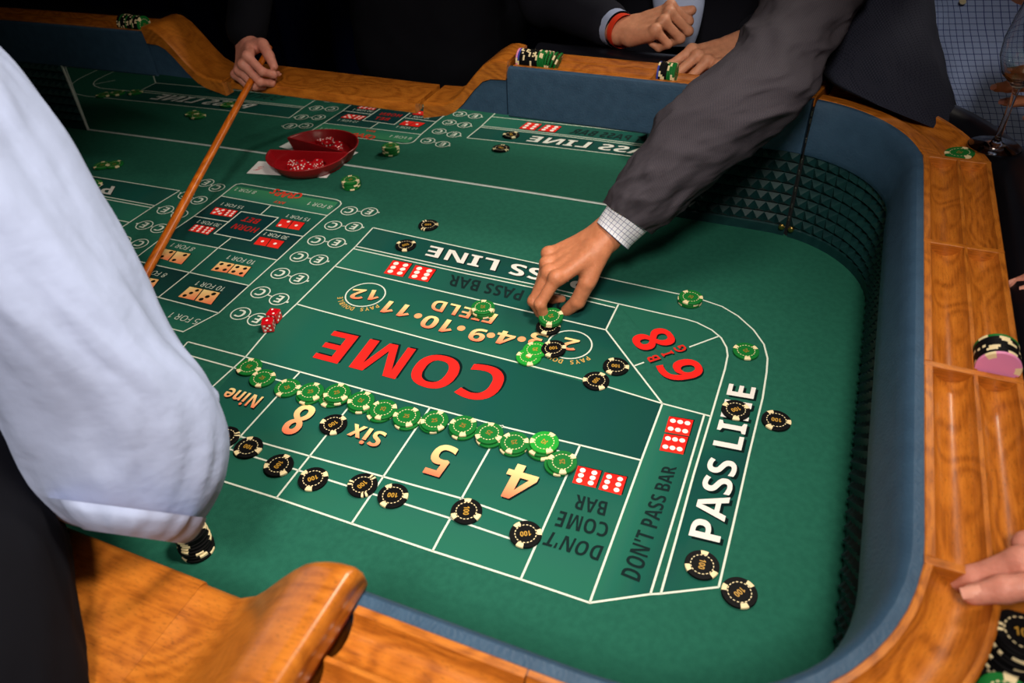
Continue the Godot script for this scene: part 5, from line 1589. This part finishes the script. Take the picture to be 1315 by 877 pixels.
func reaching_man() -> void:
	var p = thing("person", "man in grey woven jacket and checked shirt reaching across the felt to set down chips", "person")
	var hip = Vector3(1.18, 0.12, -1.24); var chest = Vector3(1.10, 0.46, -1.20); var neck = Vector3(1.08, 0.74, -1.17)
	var sr = Vector3(0.81, 0.55, -0.92); var sl = Vector3(1.20, 0.56, -1.13)
	var face = Vector3(-0.55, -0.45, 0.7)
	var W: Vector3 = Vector3(0.4776, 0.112, -0.5662)
	var el = Vector3(0.640, 0.325, -0.735)
	var f: Vector3 = Vector3(-0.6928, -0.3345, 0.6369); var nb: Vector3 = Vector3(-0.3064, 0.9303, 0.214)
	var h = hand(W, f, nb, -1.0, 1.08, [[34, 48, 26], [40, 52, 28], [52, 62, 30], [58, 66, 34]], [3, 0, -3, -6], [Vector3(0.80, 0.30, -0.55), Vector3(0.75, -0.06, -0.78), Vector3(0.70, -0.42, -0.52)], el)
	# the left hand round the glass
	var W2 = Vector3(1.172, 0.335, -0.785); var e2 = Vector3(1.40, 0.30, -0.93)
	var h2 = hand(W2, Vector3(-1, 0.02, 0.10), Vector3(0.12, 0.45, 0.85), 1.0, 1.0, [[14, 22, 14], [18, 24, 16], [20, 26, 18], [24, 34, 20]], [-3, -1, 1, 2], [Vector3(0.6, 0.8, -0.3), Vector3(0.85, 0.45, -0.35), Vector3(0.95, 0.1, -0.4)], e2)
	var body = finish_person(p, M.skin_tan, [h, h2], torso_bones(hip, chest, neck, sl, sr, -0.02), neck, face)
	add_nails(h, 1.08, body); add_nails(h2, 1.0, body)
	add_head(p, neck, face, M.hair)
	# grey sleeve of the reaching arm, with folds
	var crease = noise(75, 1.0, 3)
	crease.fractal_type = FastNoiseLite.FRACTAL_RIDGED
	var fold = noise(71, 1.0, 3)
	var sleeve = loft([[Vector3(0.5117, 0.1443, -0.58), Vector3(0.036, -0.0185, 0.0003), Vector3(0.0101, 0.0202, 0.0354)], [Vector3(0.5314, 0.1727, -0.593), Vector3(0.0456, -0.0187, -0.0039), Vector3(0.0129, 0.0226, 0.0427)], [Vector3(0.5569, 0.2077, -0.6144), Vector3(0.0548, -0.0161, -0.0104), Vector3(0.0163, 0.024, 0.0491)], [Vector3(0.5884, 0.2459, -0.6413), Vector3(0.066, -0.0177, -0.0139), Vector3(0.0179, 0.0239, 0.0543)], [Vector3(0.6175, 0.2815, -0.6648), Vector3(0.0736, -0.0192, -0.016), Vector3(0.0194, 0.0239, 0.0606)], [Vector3(0.6471, 0.3096, -0.6961), Vector3(0.0757, -0.0161, -0.0197), Vector3(0.0218, 0.0235, 0.0645)], [Vector3(0.6707, 0.333, -0.7416), Vector3(0.0692, -0.0137, -0.019), Vector3(0.0227, 0.0221, 0.0669)], [Vector3(0.6825, 0.3562, -0.7958), Vector3(0.0616, -0.0135, -0.0156), Vector3(0.0216, 0.0196, 0.068)], [Vector3(0.6977, 0.3903, -0.8752), Vector3(0.0661, -0.0102, -0.0206), Vector3(0.0258, 0.0188, 0.0734)], [Vector3(0.718, 0.4492, -0.9649), Vector3(0.0865, -0.0083, -0.0315), Vector3(0.0317, 0.0175, 0.0824)], [Vector3(0.7632, 0.5248, -1.0807), Vector3(0.1111, -0.0046, -0.0459), Vector3(0.0383, 0.0148, 0.0912)]], 72, true, crease, 0.011, Vector2(0.8, 8.0))
	part("jacket_sleeve", sleeve.mesh(), M.suit, p)
	var cuff = loft([[Vector3(0.491, 0.115, -0.5687), Vector3(0.0278, -0.0181, 0.0036), Vector3(0.0077, 0.0175, 0.0281)], [Vector3(0.4953, 0.1234, -0.5725), Vector3(0.0288, -0.0179, 0.003), Vector3(0.008, 0.0177, 0.0291)], [Vector3(0.5126, 0.1497, -0.5782), Vector3(0.033, -0.0183, 0.0014), Vector3(0.0086, 0.0179, 0.0312)], [Vector3(0.5225, 0.1689, -0.5856), Vector3(0.0354, -0.0178, -0.0001), Vector3(0.0087, 0.0172, 0.0316)]], 56, false)
	part("shirt_cuff", cuff.mesh(), M.check_uv, p)
	var jacket = loft([[Vector3(0.7088, 0.5256, -1.2263), Vector3(0.1315, -0.0054, -0.0543), Vector3(0.0498, 0.0172, 0.1189)], [Vector3(0.7374, 0.4439, -1.1383), Vector3(0.1024, -0.0042, -0.0423), Vector3(0.0495, 0.0251, 0.1175)], [Vector3(0.7921, 0.3543, -1.0551), Vector3(0.0919, -0.0027, -0.0388), Vector3(0.042, 0.0297, 0.0972)], [Vector3(0.8255, 0.303, -0.968), Vector3(0.0956, -0.0089, -0.035), Vector3(0.03, 0.025, 0.0755)], [Vector3(0.8581, 0.2673, -0.9015), Vector3(0.098, -0.0187, -0.0275), Vector3(0.017, 0.0162, 0.0497)], [Vector3(0.9081, 0.242, -0.8521), Vector3(0.0788, -0.0279, -0.0106), Vector3(0.0067, 0.0081, 0.0281)]], 56, true, fold, 0.008, Vector2(1.3, 5.0))
	part("jacket", jacket.mesh(), M.suit_body, p)
	var shirt = loft([[Vector3(0.9943, 0.5034, -1.4196), Vector3(0.1842, -0.0076, -0.076), Vector3(0.0459, 0.0159, 0.1097)], [Vector3(1.0262, 0.3959, -1.3101), Vector3(0.177, -0.0073, -0.0731), Vector3(0.0457, 0.0251, 0.1081)], [Vector3(1.0517, 0.3134, -1.22), Vector3(0.1693, -0.007, -0.0699), Vector3(0.0414, 0.0302, 0.0973)], [Vector3(1.076, 0.2441, -1.1411), Vector3(0.1591, -0.0065, -0.0657), Vector3(0.039, 0.035, 0.091)], [Vector3(1.1031, 0.1821, -1.07), Vector3(0.1456, -0.0112, -0.0554), Vector3(0.0356, 0.0365, 0.086)], [Vector3(1.1257, 0.1177, -1.0087), Vector3(0.1382, -0.0109, -0.0524), Vector3(0.0351, 0.042, 0.0837)]], 56, true, noise(72, 1.0, 3), 0.008, Vector2(1.5, 7.0))
	var sh = part("shirt", shirt.mesh(), M.check, p)
	for q in [Vector3(0.9404, 0.3591, -1.109), Vector3(0.9817, 0.2868, -1.0506), Vector3(1.0155, 0.2044, -0.9742)]:
		var mb = MB.new(); mb.lathe(PackedVector2Array([Vector2(0.0001, 0), Vector2(0.0058, 0), Vector2(0.0058, 0.0015), Vector2(0.004, 0.002), Vector2(0.0001, 0.0014)]), 16, Transform3D(Basis(Quaternion(Vector3.UP, (Vector3(0.297, 0.7074, 0.6491) as Vector3).normalized())), q))
		part("button", mb.mesh(), M.button, sh)
	var mb = MB.new()
	net(mb, torso_bones(hip + Vector3(0.04, 0, -0.06), chest + Vector3(0.08, 0.06, -0.10), neck + Vector3(0.05, 0, -0.05), sl, sr + Vector3(0.06, 0.02, -0.03), 0.01) + arm_bones(sl, e2, W2 + Vector3(0.05, 0, -0.02), 0.022), 0.016)
	part("jacket_back", mb.mesh(), M.suit_body, p)
	mb = MB.new(); net(mb, legs(hip + Vector3(0.02, -0.06, -0.06), Vector3(-0.5, 0, 0.8)), 0.018)
	part("trousers", mb.mesh(), M.dark_suit, p)
	shoes(p, hip + Vector3(0.02, -0.06, -0.06), Vector3(-0.5, 0, 0.8))

func suited_man() -> void:
	var p = thing("person", "man in dark suit and white shirt with orange wristband, hands resting at the far rail", "person")
	var hip = Vector3(0.44, 0.05, -1.46); var chest = Vector3(0.43, 0.36, -1.44); var neck = Vector3(0.43, 0.63, -1.41)
	var sr = Vector3(0.23, 0.55, -1.42); var sl = Vector3(0.64, 0.55, -1.44)
	var face = Vector3(0.05, -0.35, 1)
	var W: Vector3 = Vector3(0.368, 0.2885, -1.0247); var W2: Vector3 = Vector3(0.596, 0.2807, -1.0285)
	var er = Vector3(0.15, 0.29, -1.20); var e2 = Vector3(0.70, 0.29, -1.24)
	var h = hand(W, Vector3(0.8582, 0.3786, 0.1529), Vector3(-0.276, 0.8961, 0.3437), -1.0, 1.0, [[66, 98, 60], [70, 100, 60], [72, 100, 60], [74, 98, 58]], [3, 0, -2, -5], [Vector3(0.85, 0.42, -0.25), Vector3(0.97, 0.18, -0.25), Vector3(0.98, 0.05, -0.15)], er)
	var h2 = hand(W2, Vector3(-0.6221, -0.0577, 0.7542), Vector3(0.0451, 0.9343, 0.2783), 1.0, 1.0, [[28, 34, 18], [32, 36, 20], [34, 38, 22], [36, 40, 24]], [5, 1, -3, -7], [Vector3(0.75, 0.55, -0.45), Vector3(0.92, 0.20, -0.4), Vector3(0.95, 0.0, -0.35)], e2)
	var body = finish_person(p, M.skin, [h, h2], torso_bones(hip, chest, neck, sl, sr, -0.02), neck, face)
	add_nails(h2, 1.0, body)
	add_head(p, neck, face, M.hair)
	var mb = MB.new()
	net(mb, torso_bones(hip, chest, neck - Vector3(0, 0.04, 0), sl, sr, 0.012) + arm_bones(sr, er, er.lerp(W, 0.80), 0.016) + arm_bones(sl, e2, e2.lerp(W2, 0.80), 0.016), 0.013)
	part("suit_jacket", mb.mesh(), M.dark_suit, p)
	var shirt = loft([[Vector3(0.3736, 0.4851, -1.3784), Vector3(0.0664, -0.0027, -0.0274), Vector3(0.0115, 0.0042, 0.0274)], [Vector3(0.4065, 0.3709, -1.2917), Vector3(0.0559, -0.0023, -0.0231), Vector3(0.0114, 0.0063, 0.027)], [Vector3(0.4281, 0.2948, -1.2338), Vector3(0.0506, -0.0021, -0.0209), Vector3(0.0113, 0.0077, 0.0267)], [Vector3(0.4411, 0.245, -1.2024), Vector3(0.0394, -0.0016, -0.0163), Vector3(0.0094, 0.0072, 0.022)], [Vector3(0.4463, 0.2154, -1.1855), Vector3(0.0289, -0.0012, -0.0119), Vector3(0.0075, 0.0062, 0.0175)]], 40, true)
	part("shirt_front", shirt.mesh(), M.white_shirt, p)
	var ax = (W - er).normalized()
	var cuff = MB.new()
	cuff.tube(PackedVector3Array([er.lerp(W, 0.70), er.lerp(W, 0.80), W - ax * 0.012]), PackedFloat32Array([0.036, 0.036, 0.0345]), 32, false)
	part("shirt_cuff", cuff.mesh(), M.white_shirt, p)
	var band = MB.new()
	band.tube(PackedVector3Array([W - ax * 0.010, W - ax * 0.002, W + ax * 0.006]), PackedFloat32Array([0.0312, 0.0318, 0.0312]), 32, false)
	part("wristband", band.mesh(), M.band, p)
	mb = MB.new(); net(mb, legs(hip - Vector3(0, 0.05, 0), Vector3(0, 0, 1)), 0.018); part("trousers", mb.mesh(), M.dark_suit, p)
	shoes(p, hip, Vector3(0, 0, 1))

func stickman() -> void:
	var p = thing("person", "stickman dressed in black holding a long amber stick at the low ledge", "person")
	var hip = Vector3(-0.22, 0.06, -1.32); var chest = Vector3(-0.22, 0.40, -1.32); var neck = Vector3(-0.22, 0.68, -1.28)
	var sr = Vector3(-0.43, 0.60, -1.28); var sl = Vector3(-0.01, 0.60, -1.31)
	var face = Vector3(0.2, -0.35, 1)
	var W: Vector3 = Vector3(-0.4537, 0.2273, -0.9046); var er = Vector3(-0.51, 0.47, -1.10); var e2 = Vector3(0.05, 0.32, -1.40)
	var h = hand(W, Vector3(0.4592, -0.1763, 0.8678), Vector3(-0.6348, 0.6222, 0.3673), -1.0, 0.98, [[52, 66, 30], [56, 72, 45], [58, 76, 48], [60, 76, 50]], [3, 0, -2, -4], [Vector3(0.70, 0.66, -0.28), Vector3(0.86, 0.0, -0.52), Vector3(0.80, -0.15, -0.58)], er)
	var W2 = Vector3(-0.06, 0.10, -1.43)
	var h2 = hand(W2, Vector3(-0.8, -0.3, 0), Vector3(0, 0, -1), 1.0, 0.98, [[25, 30, 20], [25, 30, 20], [25, 30, 20], [25, 30, 20]], [2, 0, -2, -4], [Vector3(0.7, 0.7, 0), Vector3(0.9, 0.3, -0.2), Vector3(0.95, 0.1, -0.2)], e2)
	var body = finish_person(p, M.skin_pink, [h, h2], torso_bones(hip, chest, neck, sl, sr, -0.02), neck, face)
	add_nails(h, 0.98, body)
	add_head(p, neck, face, M.hair)
	var mb = MB.new()
	net(mb, torso_bones(hip, chest, neck - Vector3(0, 0.04, 0), sl, sr, 0.014) + arm_bones(sr, er, er.lerp(W, 0.9), 0.014) + arm_bones(sl, e2, W2, 0.014), 0.014, noise(73, 9.0, 2), 0.006)
	part("black_jacket", mb.mesh(), M.black_cloth, p)
	mb = MB.new(); net(mb, legs(hip - Vector3(0, 0.05, 0), Vector3(0, 0, 1)), 0.018); part("trousers", mb.mesh(), M.black_cloth, p)
	shoes(p, hip, Vector3(0, 0, 1))

func dealer() -> void:
	var p = thing("person", "dealer in white shirt and black vest bending over the near ledge", "person")
	var hip = Vector3(-0.02, 0.06, 0.56); var chest = Vector3(-0.06, 0.42, 0.36); var neck = Vector3(-0.10, 0.68, 0.20)
	var sl = Vector3(-0.27, 0.58, 0.28); var sr = Vector3(0.055, 0.60, 0.17)
	var face = Vector3(0.0, -0.5, -0.85)
	var el = Vector3(0.30, 0.245, 0.16)
	var W: Vector3 = Vector3(-0.1028, 0.06, 0.0028); var Wf: Vector3 = Vector3(-0.2902, 0.03, -0.0522)
	var h = hand(W, Wf - W, Vector3(0, 1, 0.1), -1.0, 1.0, [[20, 25, 15], [22, 25, 15], [24, 25, 15], [26, 28, 15]], [3, 0, -3, -6], [Vector3(0.7, 0.7, -0.2), Vector3(0.9, 0.3, -0.2), Vector3(0.95, 0.1, -0.2)], el + Vector3(-0.05, -0.04, -0.02))
	var e2 = Vector3(-0.33, 0.36, 0.33); var W2 = Vector3(-0.28, 0.205, 0.26)
	var h2 = hand(W2, Vector3(0.7, -0.1, -0.7), Vector3(0, 1, 0), 1.0, 1.0, [[15, 20, 15], [15, 20, 15], [15, 20, 15], [18, 22, 15]], [3, 0, -3, -6], [Vector3(0.7, 0.7, -0.2), Vector3(0.9, 0.3, -0.2), Vector3(0.95, 0.1, -0.2)], e2)
	finish_person(p, M.skin, [h, h2], torso_bones(hip, chest, neck, sl, sr, -0.02), neck, face)
	add_head(p, neck, face, M.hair)
	var fold = noise(74, 1.0, 3)
	var sleeve = loft([[Vector3(0.09, 0.6025, 0.1126), Vector3(0.0713, -0.0029, -0.0294), Vector3(0.0375, 0.0291, 0.088)], [Vector3(0.1116, 0.5555, 0.1093), Vector3(0.0627, 0.01, -0.0371), Vector3(0.0492, 0.0239, 0.0896)], [Vector3(0.1456, 0.4952, 0.1123), Vector3(0.0552, 0.0145, -0.0377), Vector3(0.0514, 0.0295, 0.0867)], [Vector3(0.1797, 0.4292, 0.1204), Vector3(0.0567, 0.0071, -0.0318), Vector3(0.0395, 0.0444, 0.0804)], [Vector3(0.2061, 0.3598, 0.1279), Vector3(0.0636, 0, -0.0286), Vector3(0.0311, 0.0571, 0.0692)], [Vector3(0.2194, 0.3041, 0.1361), Vector3(0.0785, 0.0035, -0.0384), Vector3(0.0268, 0.0543, 0.0597)], [Vector3(0.2275, 0.2594, 0.151), Vector3(0.083, 0.0054, -0.0421), Vector3(0.0238, 0.0542, 0.0538)], [Vector3(0.2325, 0.2199, 0.1699), Vector3(0.0796, 0.0018, -0.0373), Vector3(0.0205, 0.0552, 0.0464)], [Vector3(0.2384, 0.1931, 0.1839), Vector3(0.063, -0.002, -0.0265), Vector3(0.0163, 0.0485, 0.035)], [Vector3(0.2427, 0.1775, 0.1888), Vector3(0.0415, -0.0034, -0.0156), Vector3(0.0119, 0.0365, 0.0235)], [Vector3(0.2451, 0.1721, 0.1883), Vector3(0.0192, -0.0019, -0.0069), Vector3(0.0053, 0.0164, 0.0102)]], 96, true, fold, 0.009, Vector2(1.4, 4.5))
	part("shirt_sleeve", sleeve.mesh(), M.white_shirt, p)
	var knob = MB.new()
	net(knob, [[Vector3(0.2585, 0.2693, 0.0789), Vector3(0.2702, 0.2619, 0.0803), 0.014, 0.012, 0.004]], 0.005)
	part("cuff_edge", knob.mesh(), M.white_shirt, p)
	var turn_up = loft([[Vector3(0.2747, 0.2388, 0.2004), Vector3(0.061, -0.0088, -0.0196), Vector3(0.0141, 0.0406, 0.0255)], [Vector3(0.2768, 0.2284, 0.203), Vector3(0.0542, -0.0078, -0.0174), Vector3(0.0153, 0.0451, 0.0276)], [Vector3(0.2765, 0.2161, 0.2057), Vector3(0.0449, -0.0069, -0.014), Vector3(0.0156, 0.0464, 0.0272)], [Vector3(0.2742, 0.2058, 0.2073), Vector3(0.0353, -0.0055, -0.011), Vector3(0.0139, 0.0417, 0.0238)]], 72, false, fold, 0.006, Vector2(2.0, 6.0))
	part("rolled_cuff", turn_up.mesh(), M.white_shirt, p)
	var vest = loft([[Vector3(0.0265, 0.3988, 0.181), Vector3(0.0999, -0.0274, -0.0205), Vector3(0.0324, 0.0752, 0.0574)], [Vector3(0.0846, 0.3421, 0.2264), Vector3(0.0874, -0.0137, -0.0271), Vector3(0.0299, 0.0754, 0.0585)], [Vector3(0.1401, 0.2908, 0.2612), Vector3(0.0724, -0.0092, -0.0244), Vector3(0.028, 0.0801, 0.0529)], [Vector3(0.1871, 0.2629, 0.2861), Vector3(0.0673, -0.0028, -0.0278), Vector3(0.0255, 0.0803, 0.0538)], [Vector3(0.233, 0.2308, 0.3222), Vector3(0.0623, -0.0026, -0.0257), Vector3(0.0228, 0.0855, 0.0466)], [Vector3(0.2669, 0.195, 0.3599), Vector3(0.0617, -0.0002, -0.0275), Vector3(0.0191, 0.0888, 0.042)], [Vector3(0.3028, 0.1393, 0.4145), Vector3(0.0645, -0.0027, -0.0266), Vector3(0.0157, 0.0945, 0.0286)]], 64, true, fold, 0.008, Vector2(1.2, 5.0))
	part("black_vest", vest.mesh(), M.black_cloth, p)
	var mb = MB.new()
	net(mb, torso_bones(hip, chest, neck - Vector3(0, 0.04, 0), sl, sr - Vector3(0.06, 0.02, 0), 0.004) + arm_bones(sl, e2, W2, 0.014) + [[sr - Vector3(0.02, 0.01, 0), Vector3(0.080, 0.560, 0.140), 0.080, 0.086, 0.03]], 0.014)
	part("shirt_back", mb.mesh(), M.white_shirt, p)
	mb = MB.new(); net(mb, legs(hip - Vector3(0, 0.05, 0), Vector3(0, 0, -1)), 0.018); part("trousers", mb.mesh(), M.black_cloth, p)
	shoes(p, hip, Vector3(0, 0, -1))

func rail_players() -> void:
	for k in 2:
		var p = thing("person", ["person in dark clothes whose two fingers rest on the near bar of the end rail", "person in dark clothes with fingertips at the end rail beyond the pink-faced chip row"][k], "person")
		var z = 0.13 if k == 0 else -0.52
		var hip = Vector3(1.52, 0.08, z - 0.05); var chest = Vector3(1.48, 0.42, z - 0.05); var neck = Vector3(1.44, 0.70, z - 0.05)
		var sr = Vector3(1.47, 0.60, z - 0.25); var sl = Vector3(1.47, 0.60, z + 0.16)
		var face = Vector3(-1, -0.4, 0)
		var W: Vector3 = Vector3(1.1202, 0.3, -0.0436)
		var f = Vector3(-0.93, -0.04, 0.36)
		var elbow = Vector3(1.38, 0.34, -0.12)
		if k == 1:
			W = Vector3(1.1948, 0.278, -0.4111)
			f = Vector3(-1, 0.0, -0.05); elbow = Vector3(1.40, 0.33, -0.62)
		var h = hand(W, f, Vector3(-0.05, 1, 0.1), -1.0, 1.15 if k == 0 else 1.0, [[6, 14, 8], [16, 30, 14], [40, 80, 50], [44, 80, 50]] if k == 0 else [[10, 16, 10], [12, 20, 12], [36, 70, 50], [40, 80, 50]], [-4, -3, -3, -5], [Vector3(0.85, 0.50, -0.15), Vector3(0.97, 0.15, -0.10), Vector3(0.98, 0.05, -0.10)], elbow)
		var e2 = Vector3(1.42, 0.30, z + 0.30) if k == 0 else Vector3(1.42, 0.30, z + 0.26)
		var W2 = e2 + Vector3(-0.02, -0.22, 0.0)
		var h2 = hand(W2, Vector3(-0.1, -1, 0), Vector3(0, 0, 1), 1.0, 1.0, [[15, 20, 15], [15, 20, 15], [15, 20, 15], [18, 22, 15]], [3, 0, -3, -6], [Vector3(0.8, 0.5, -0.2), Vector3(0.9, 0.3, -0.2), Vector3(0.95, 0.1, -0.2)], e2)
		var body = finish_person(p, M.skin_pink, [h, h2], torso_bones(hip, chest, neck, sl, sr, -0.02), neck, face)
		add_nails(h, 1.15 if k == 0 else 1.0, body)
		add_head(p, neck, face, M.hair)
		var mb = MB.new()
		net(mb, torso_bones(hip, chest, neck - Vector3(0, 0.04, 0), sl, sr, 0.012) + arm_bones(sr, elbow, elbow.lerp(W, 0.85), 0.014) + arm_bones(sl, e2, e2.lerp(W2, 0.9), 0.014), 0.016)
		part("jacket", mb.mesh(), M.dark_suit, p)
		mb = MB.new(); net(mb, legs(hip - Vector3(0, 0.05, 0), Vector3(-1, 0, 0)), 0.018); part("trousers", mb.mesh(), M.black_cloth, p)
		shoes(p, hip, Vector3(-1, 0, 0))

# ------------------------------------------------------------------ the room
func build_room() -> void:
	var sl := func(at: Vector3, size: Vector3) -> ArrayMesh:
		var mb := MB.new(); mb.box(at, size); return mb.mesh()
	struct("floor", sl.call(Vector3(0, -0.80, 0), Vector3(8.4, 0.1, 8.4)), M.carpet)
	struct("ceiling", sl.call(Vector3(0, 2.35, 0), Vector3(8.4, 0.1, 8.4)), M.ceiling)
	struct("wall_back", sl.call(Vector3(0, 0.8, -4.1), Vector3(8.4, 3.2, 0.2)), M.wall)
	struct("wall_front", sl.call(Vector3(0, 0.8, 4.1), Vector3(8.4, 3.2, 0.2)), M.wall)
	struct("wall_left", sl.call(Vector3(-4.1, 0.8, 0), Vector3(0.2, 3.2, 8.4)), M.wall)
	struct("wall_right", sl.call(Vector3(4.1, 0.8, 0), Vector3(0.2, 3.2, 8.4)), M.wall)
	var mb := MB.new()
	var rows := []; var us := PackedFloat32Array()
	for k in 161:
		var x := lerpf(-2.6, 1.6, k / 160.0)
		var z := -2.3 + 0.035 * sin(k * 0.62) + 0.015 * sin(k * 1.31 + 0.7)
		rows.append(PackedVector3Array([Vector3(x, -0.74, z), Vector3(x, 0.6, z * 0.995), Vector3(x, 2.25, z * 0.99)])); us.append(x)
	mb.grid(rows, us, PackedFloat32Array([0, 1, 2]))
	var c := thing("curtain", "dark navy pleated curtain hanging behind the players across the table", "curtain")
	part("drape", mb.mesh(), M.curtain, c)
	mb = MB.new(); mb.tube(PackedVector3Array([Vector3(-2.7, 2.26, -2.28), Vector3(1.7, 2.26, -2.28)]), PackedFloat32Array([0.018, 0.018]), 12)
	part("rod", mb.mesh(), M.metal, c)

func lamp(called_label: String, at: Vector3, size: float, energy: float, col: Color, aim: Vector3, cone: float) -> void:
	# a square shaded lamp hung over the table: glowing panel, shade and rod, with its light just below the panel
	var o := thing("pendant_lamp", called_label, "lamp", at)
	var bas := Basis.looking_at((aim - at).normalized(), Vector3(0.02, 0, 1).normalized())
	var mb := MB.new(); mb.box(Vector3.ZERO, Vector3(size, size, 0.012), bas, 0.004); part("glow_panel", mb.mesh(), M.lamp, o)
	mb = MB.new(); mb.box(bas * Vector3(0, 0, 0.03), Vector3(size + 0.05, size + 0.05, 0.03), bas, 0.008); part("shade", mb.mesh(), M.dark, o)
	mb = MB.new(); mb.tube(PackedVector3Array([bas * Vector3(0, 0, 0.04), Vector3(0, 2.30 - at.y, 0)]), PackedFloat32Array([0.008, 0.008]), 8); part("rod", mb.mesh(), M.metal, o)
	var l := SpotLight3D.new()
	l.name = "light"
	l.light_color = col; l.light_energy = energy; l.spot_range = 8.0; l.spot_attenuation = 2.0; l.spot_angle = cone; l.spot_angle_attenuation = 1.0
	l.light_size = size * 0.5; l.shadow_enabled = true
	o.add_child(l, true)
	l.transform = Transform3D(bas, bas * Vector3(0, 0, -0.012))

func _ready() -> void:
	# camera, surroundings, exposure
	var cam := Camera3D.new()
	cam.name = "camera"
	add_child(cam)
	cam.position = Vector3(0.76729, 0.75979, 0.45875)
	cam.basis = Basis.from_euler(Vector3(-0.681313, 0.422316, -0.048931))
	cam.fov = 48.2562
	cam.near = 0.02
	cam.current = true
	var lens := CameraAttributesPhysical.new()
	lens.frustum_focal_length = 26.791
	lens.exposure_aperture = 6.5
	lens.frustum_focus_distance = 1.18
	cam.attributes = lens
	var env := Environment.new()
	env.background_mode = Environment.BG_COLOR
	env.background_color = Color(0.01, 0.012, 0.02)
	env.tonemap_mode = Environment.TONE_MAPPER_LINEAR
	env.tonemap_exposure = 1.1
	env.sdfgi_enabled = true; env.ssao_enabled = true; env.ssil_enabled = true
	var we := WorldEnvironment.new()
	we.name = "world_environment"
	we.environment = env
	add_child(we)
	make_materials()
	lamp("square pendant lamp hung over the end of the table near the reaching man", Vector3(0.82, 1.50, -0.38), 0.36, 2.3, Color(1.0, 0.95, 0.88), Vector3(0.25, 0, -0.12), 40.0)
	lamp("square pendant lamp hung slanted behind the players at the far corner", Vector3(1.1, 1.5, -1.75), 0.3, 1.2, Color(1.0, 0.96, 0.9), Vector3(0.2, 0, -0.5), 50.0)
	lamp("square pendant lamp hung behind the dealers' side of the table", Vector3(0.88, 1.75, 1.05), 0.36, 3.9, Color(1.0, 0.95, 0.9), Vector3(0.36, 0, -0.34), 31.0)
	build_room()
	build_table()
	build_chips()
	build_dice()
	build_bowl()
	build_stick()
	build_glass()
	build_people()
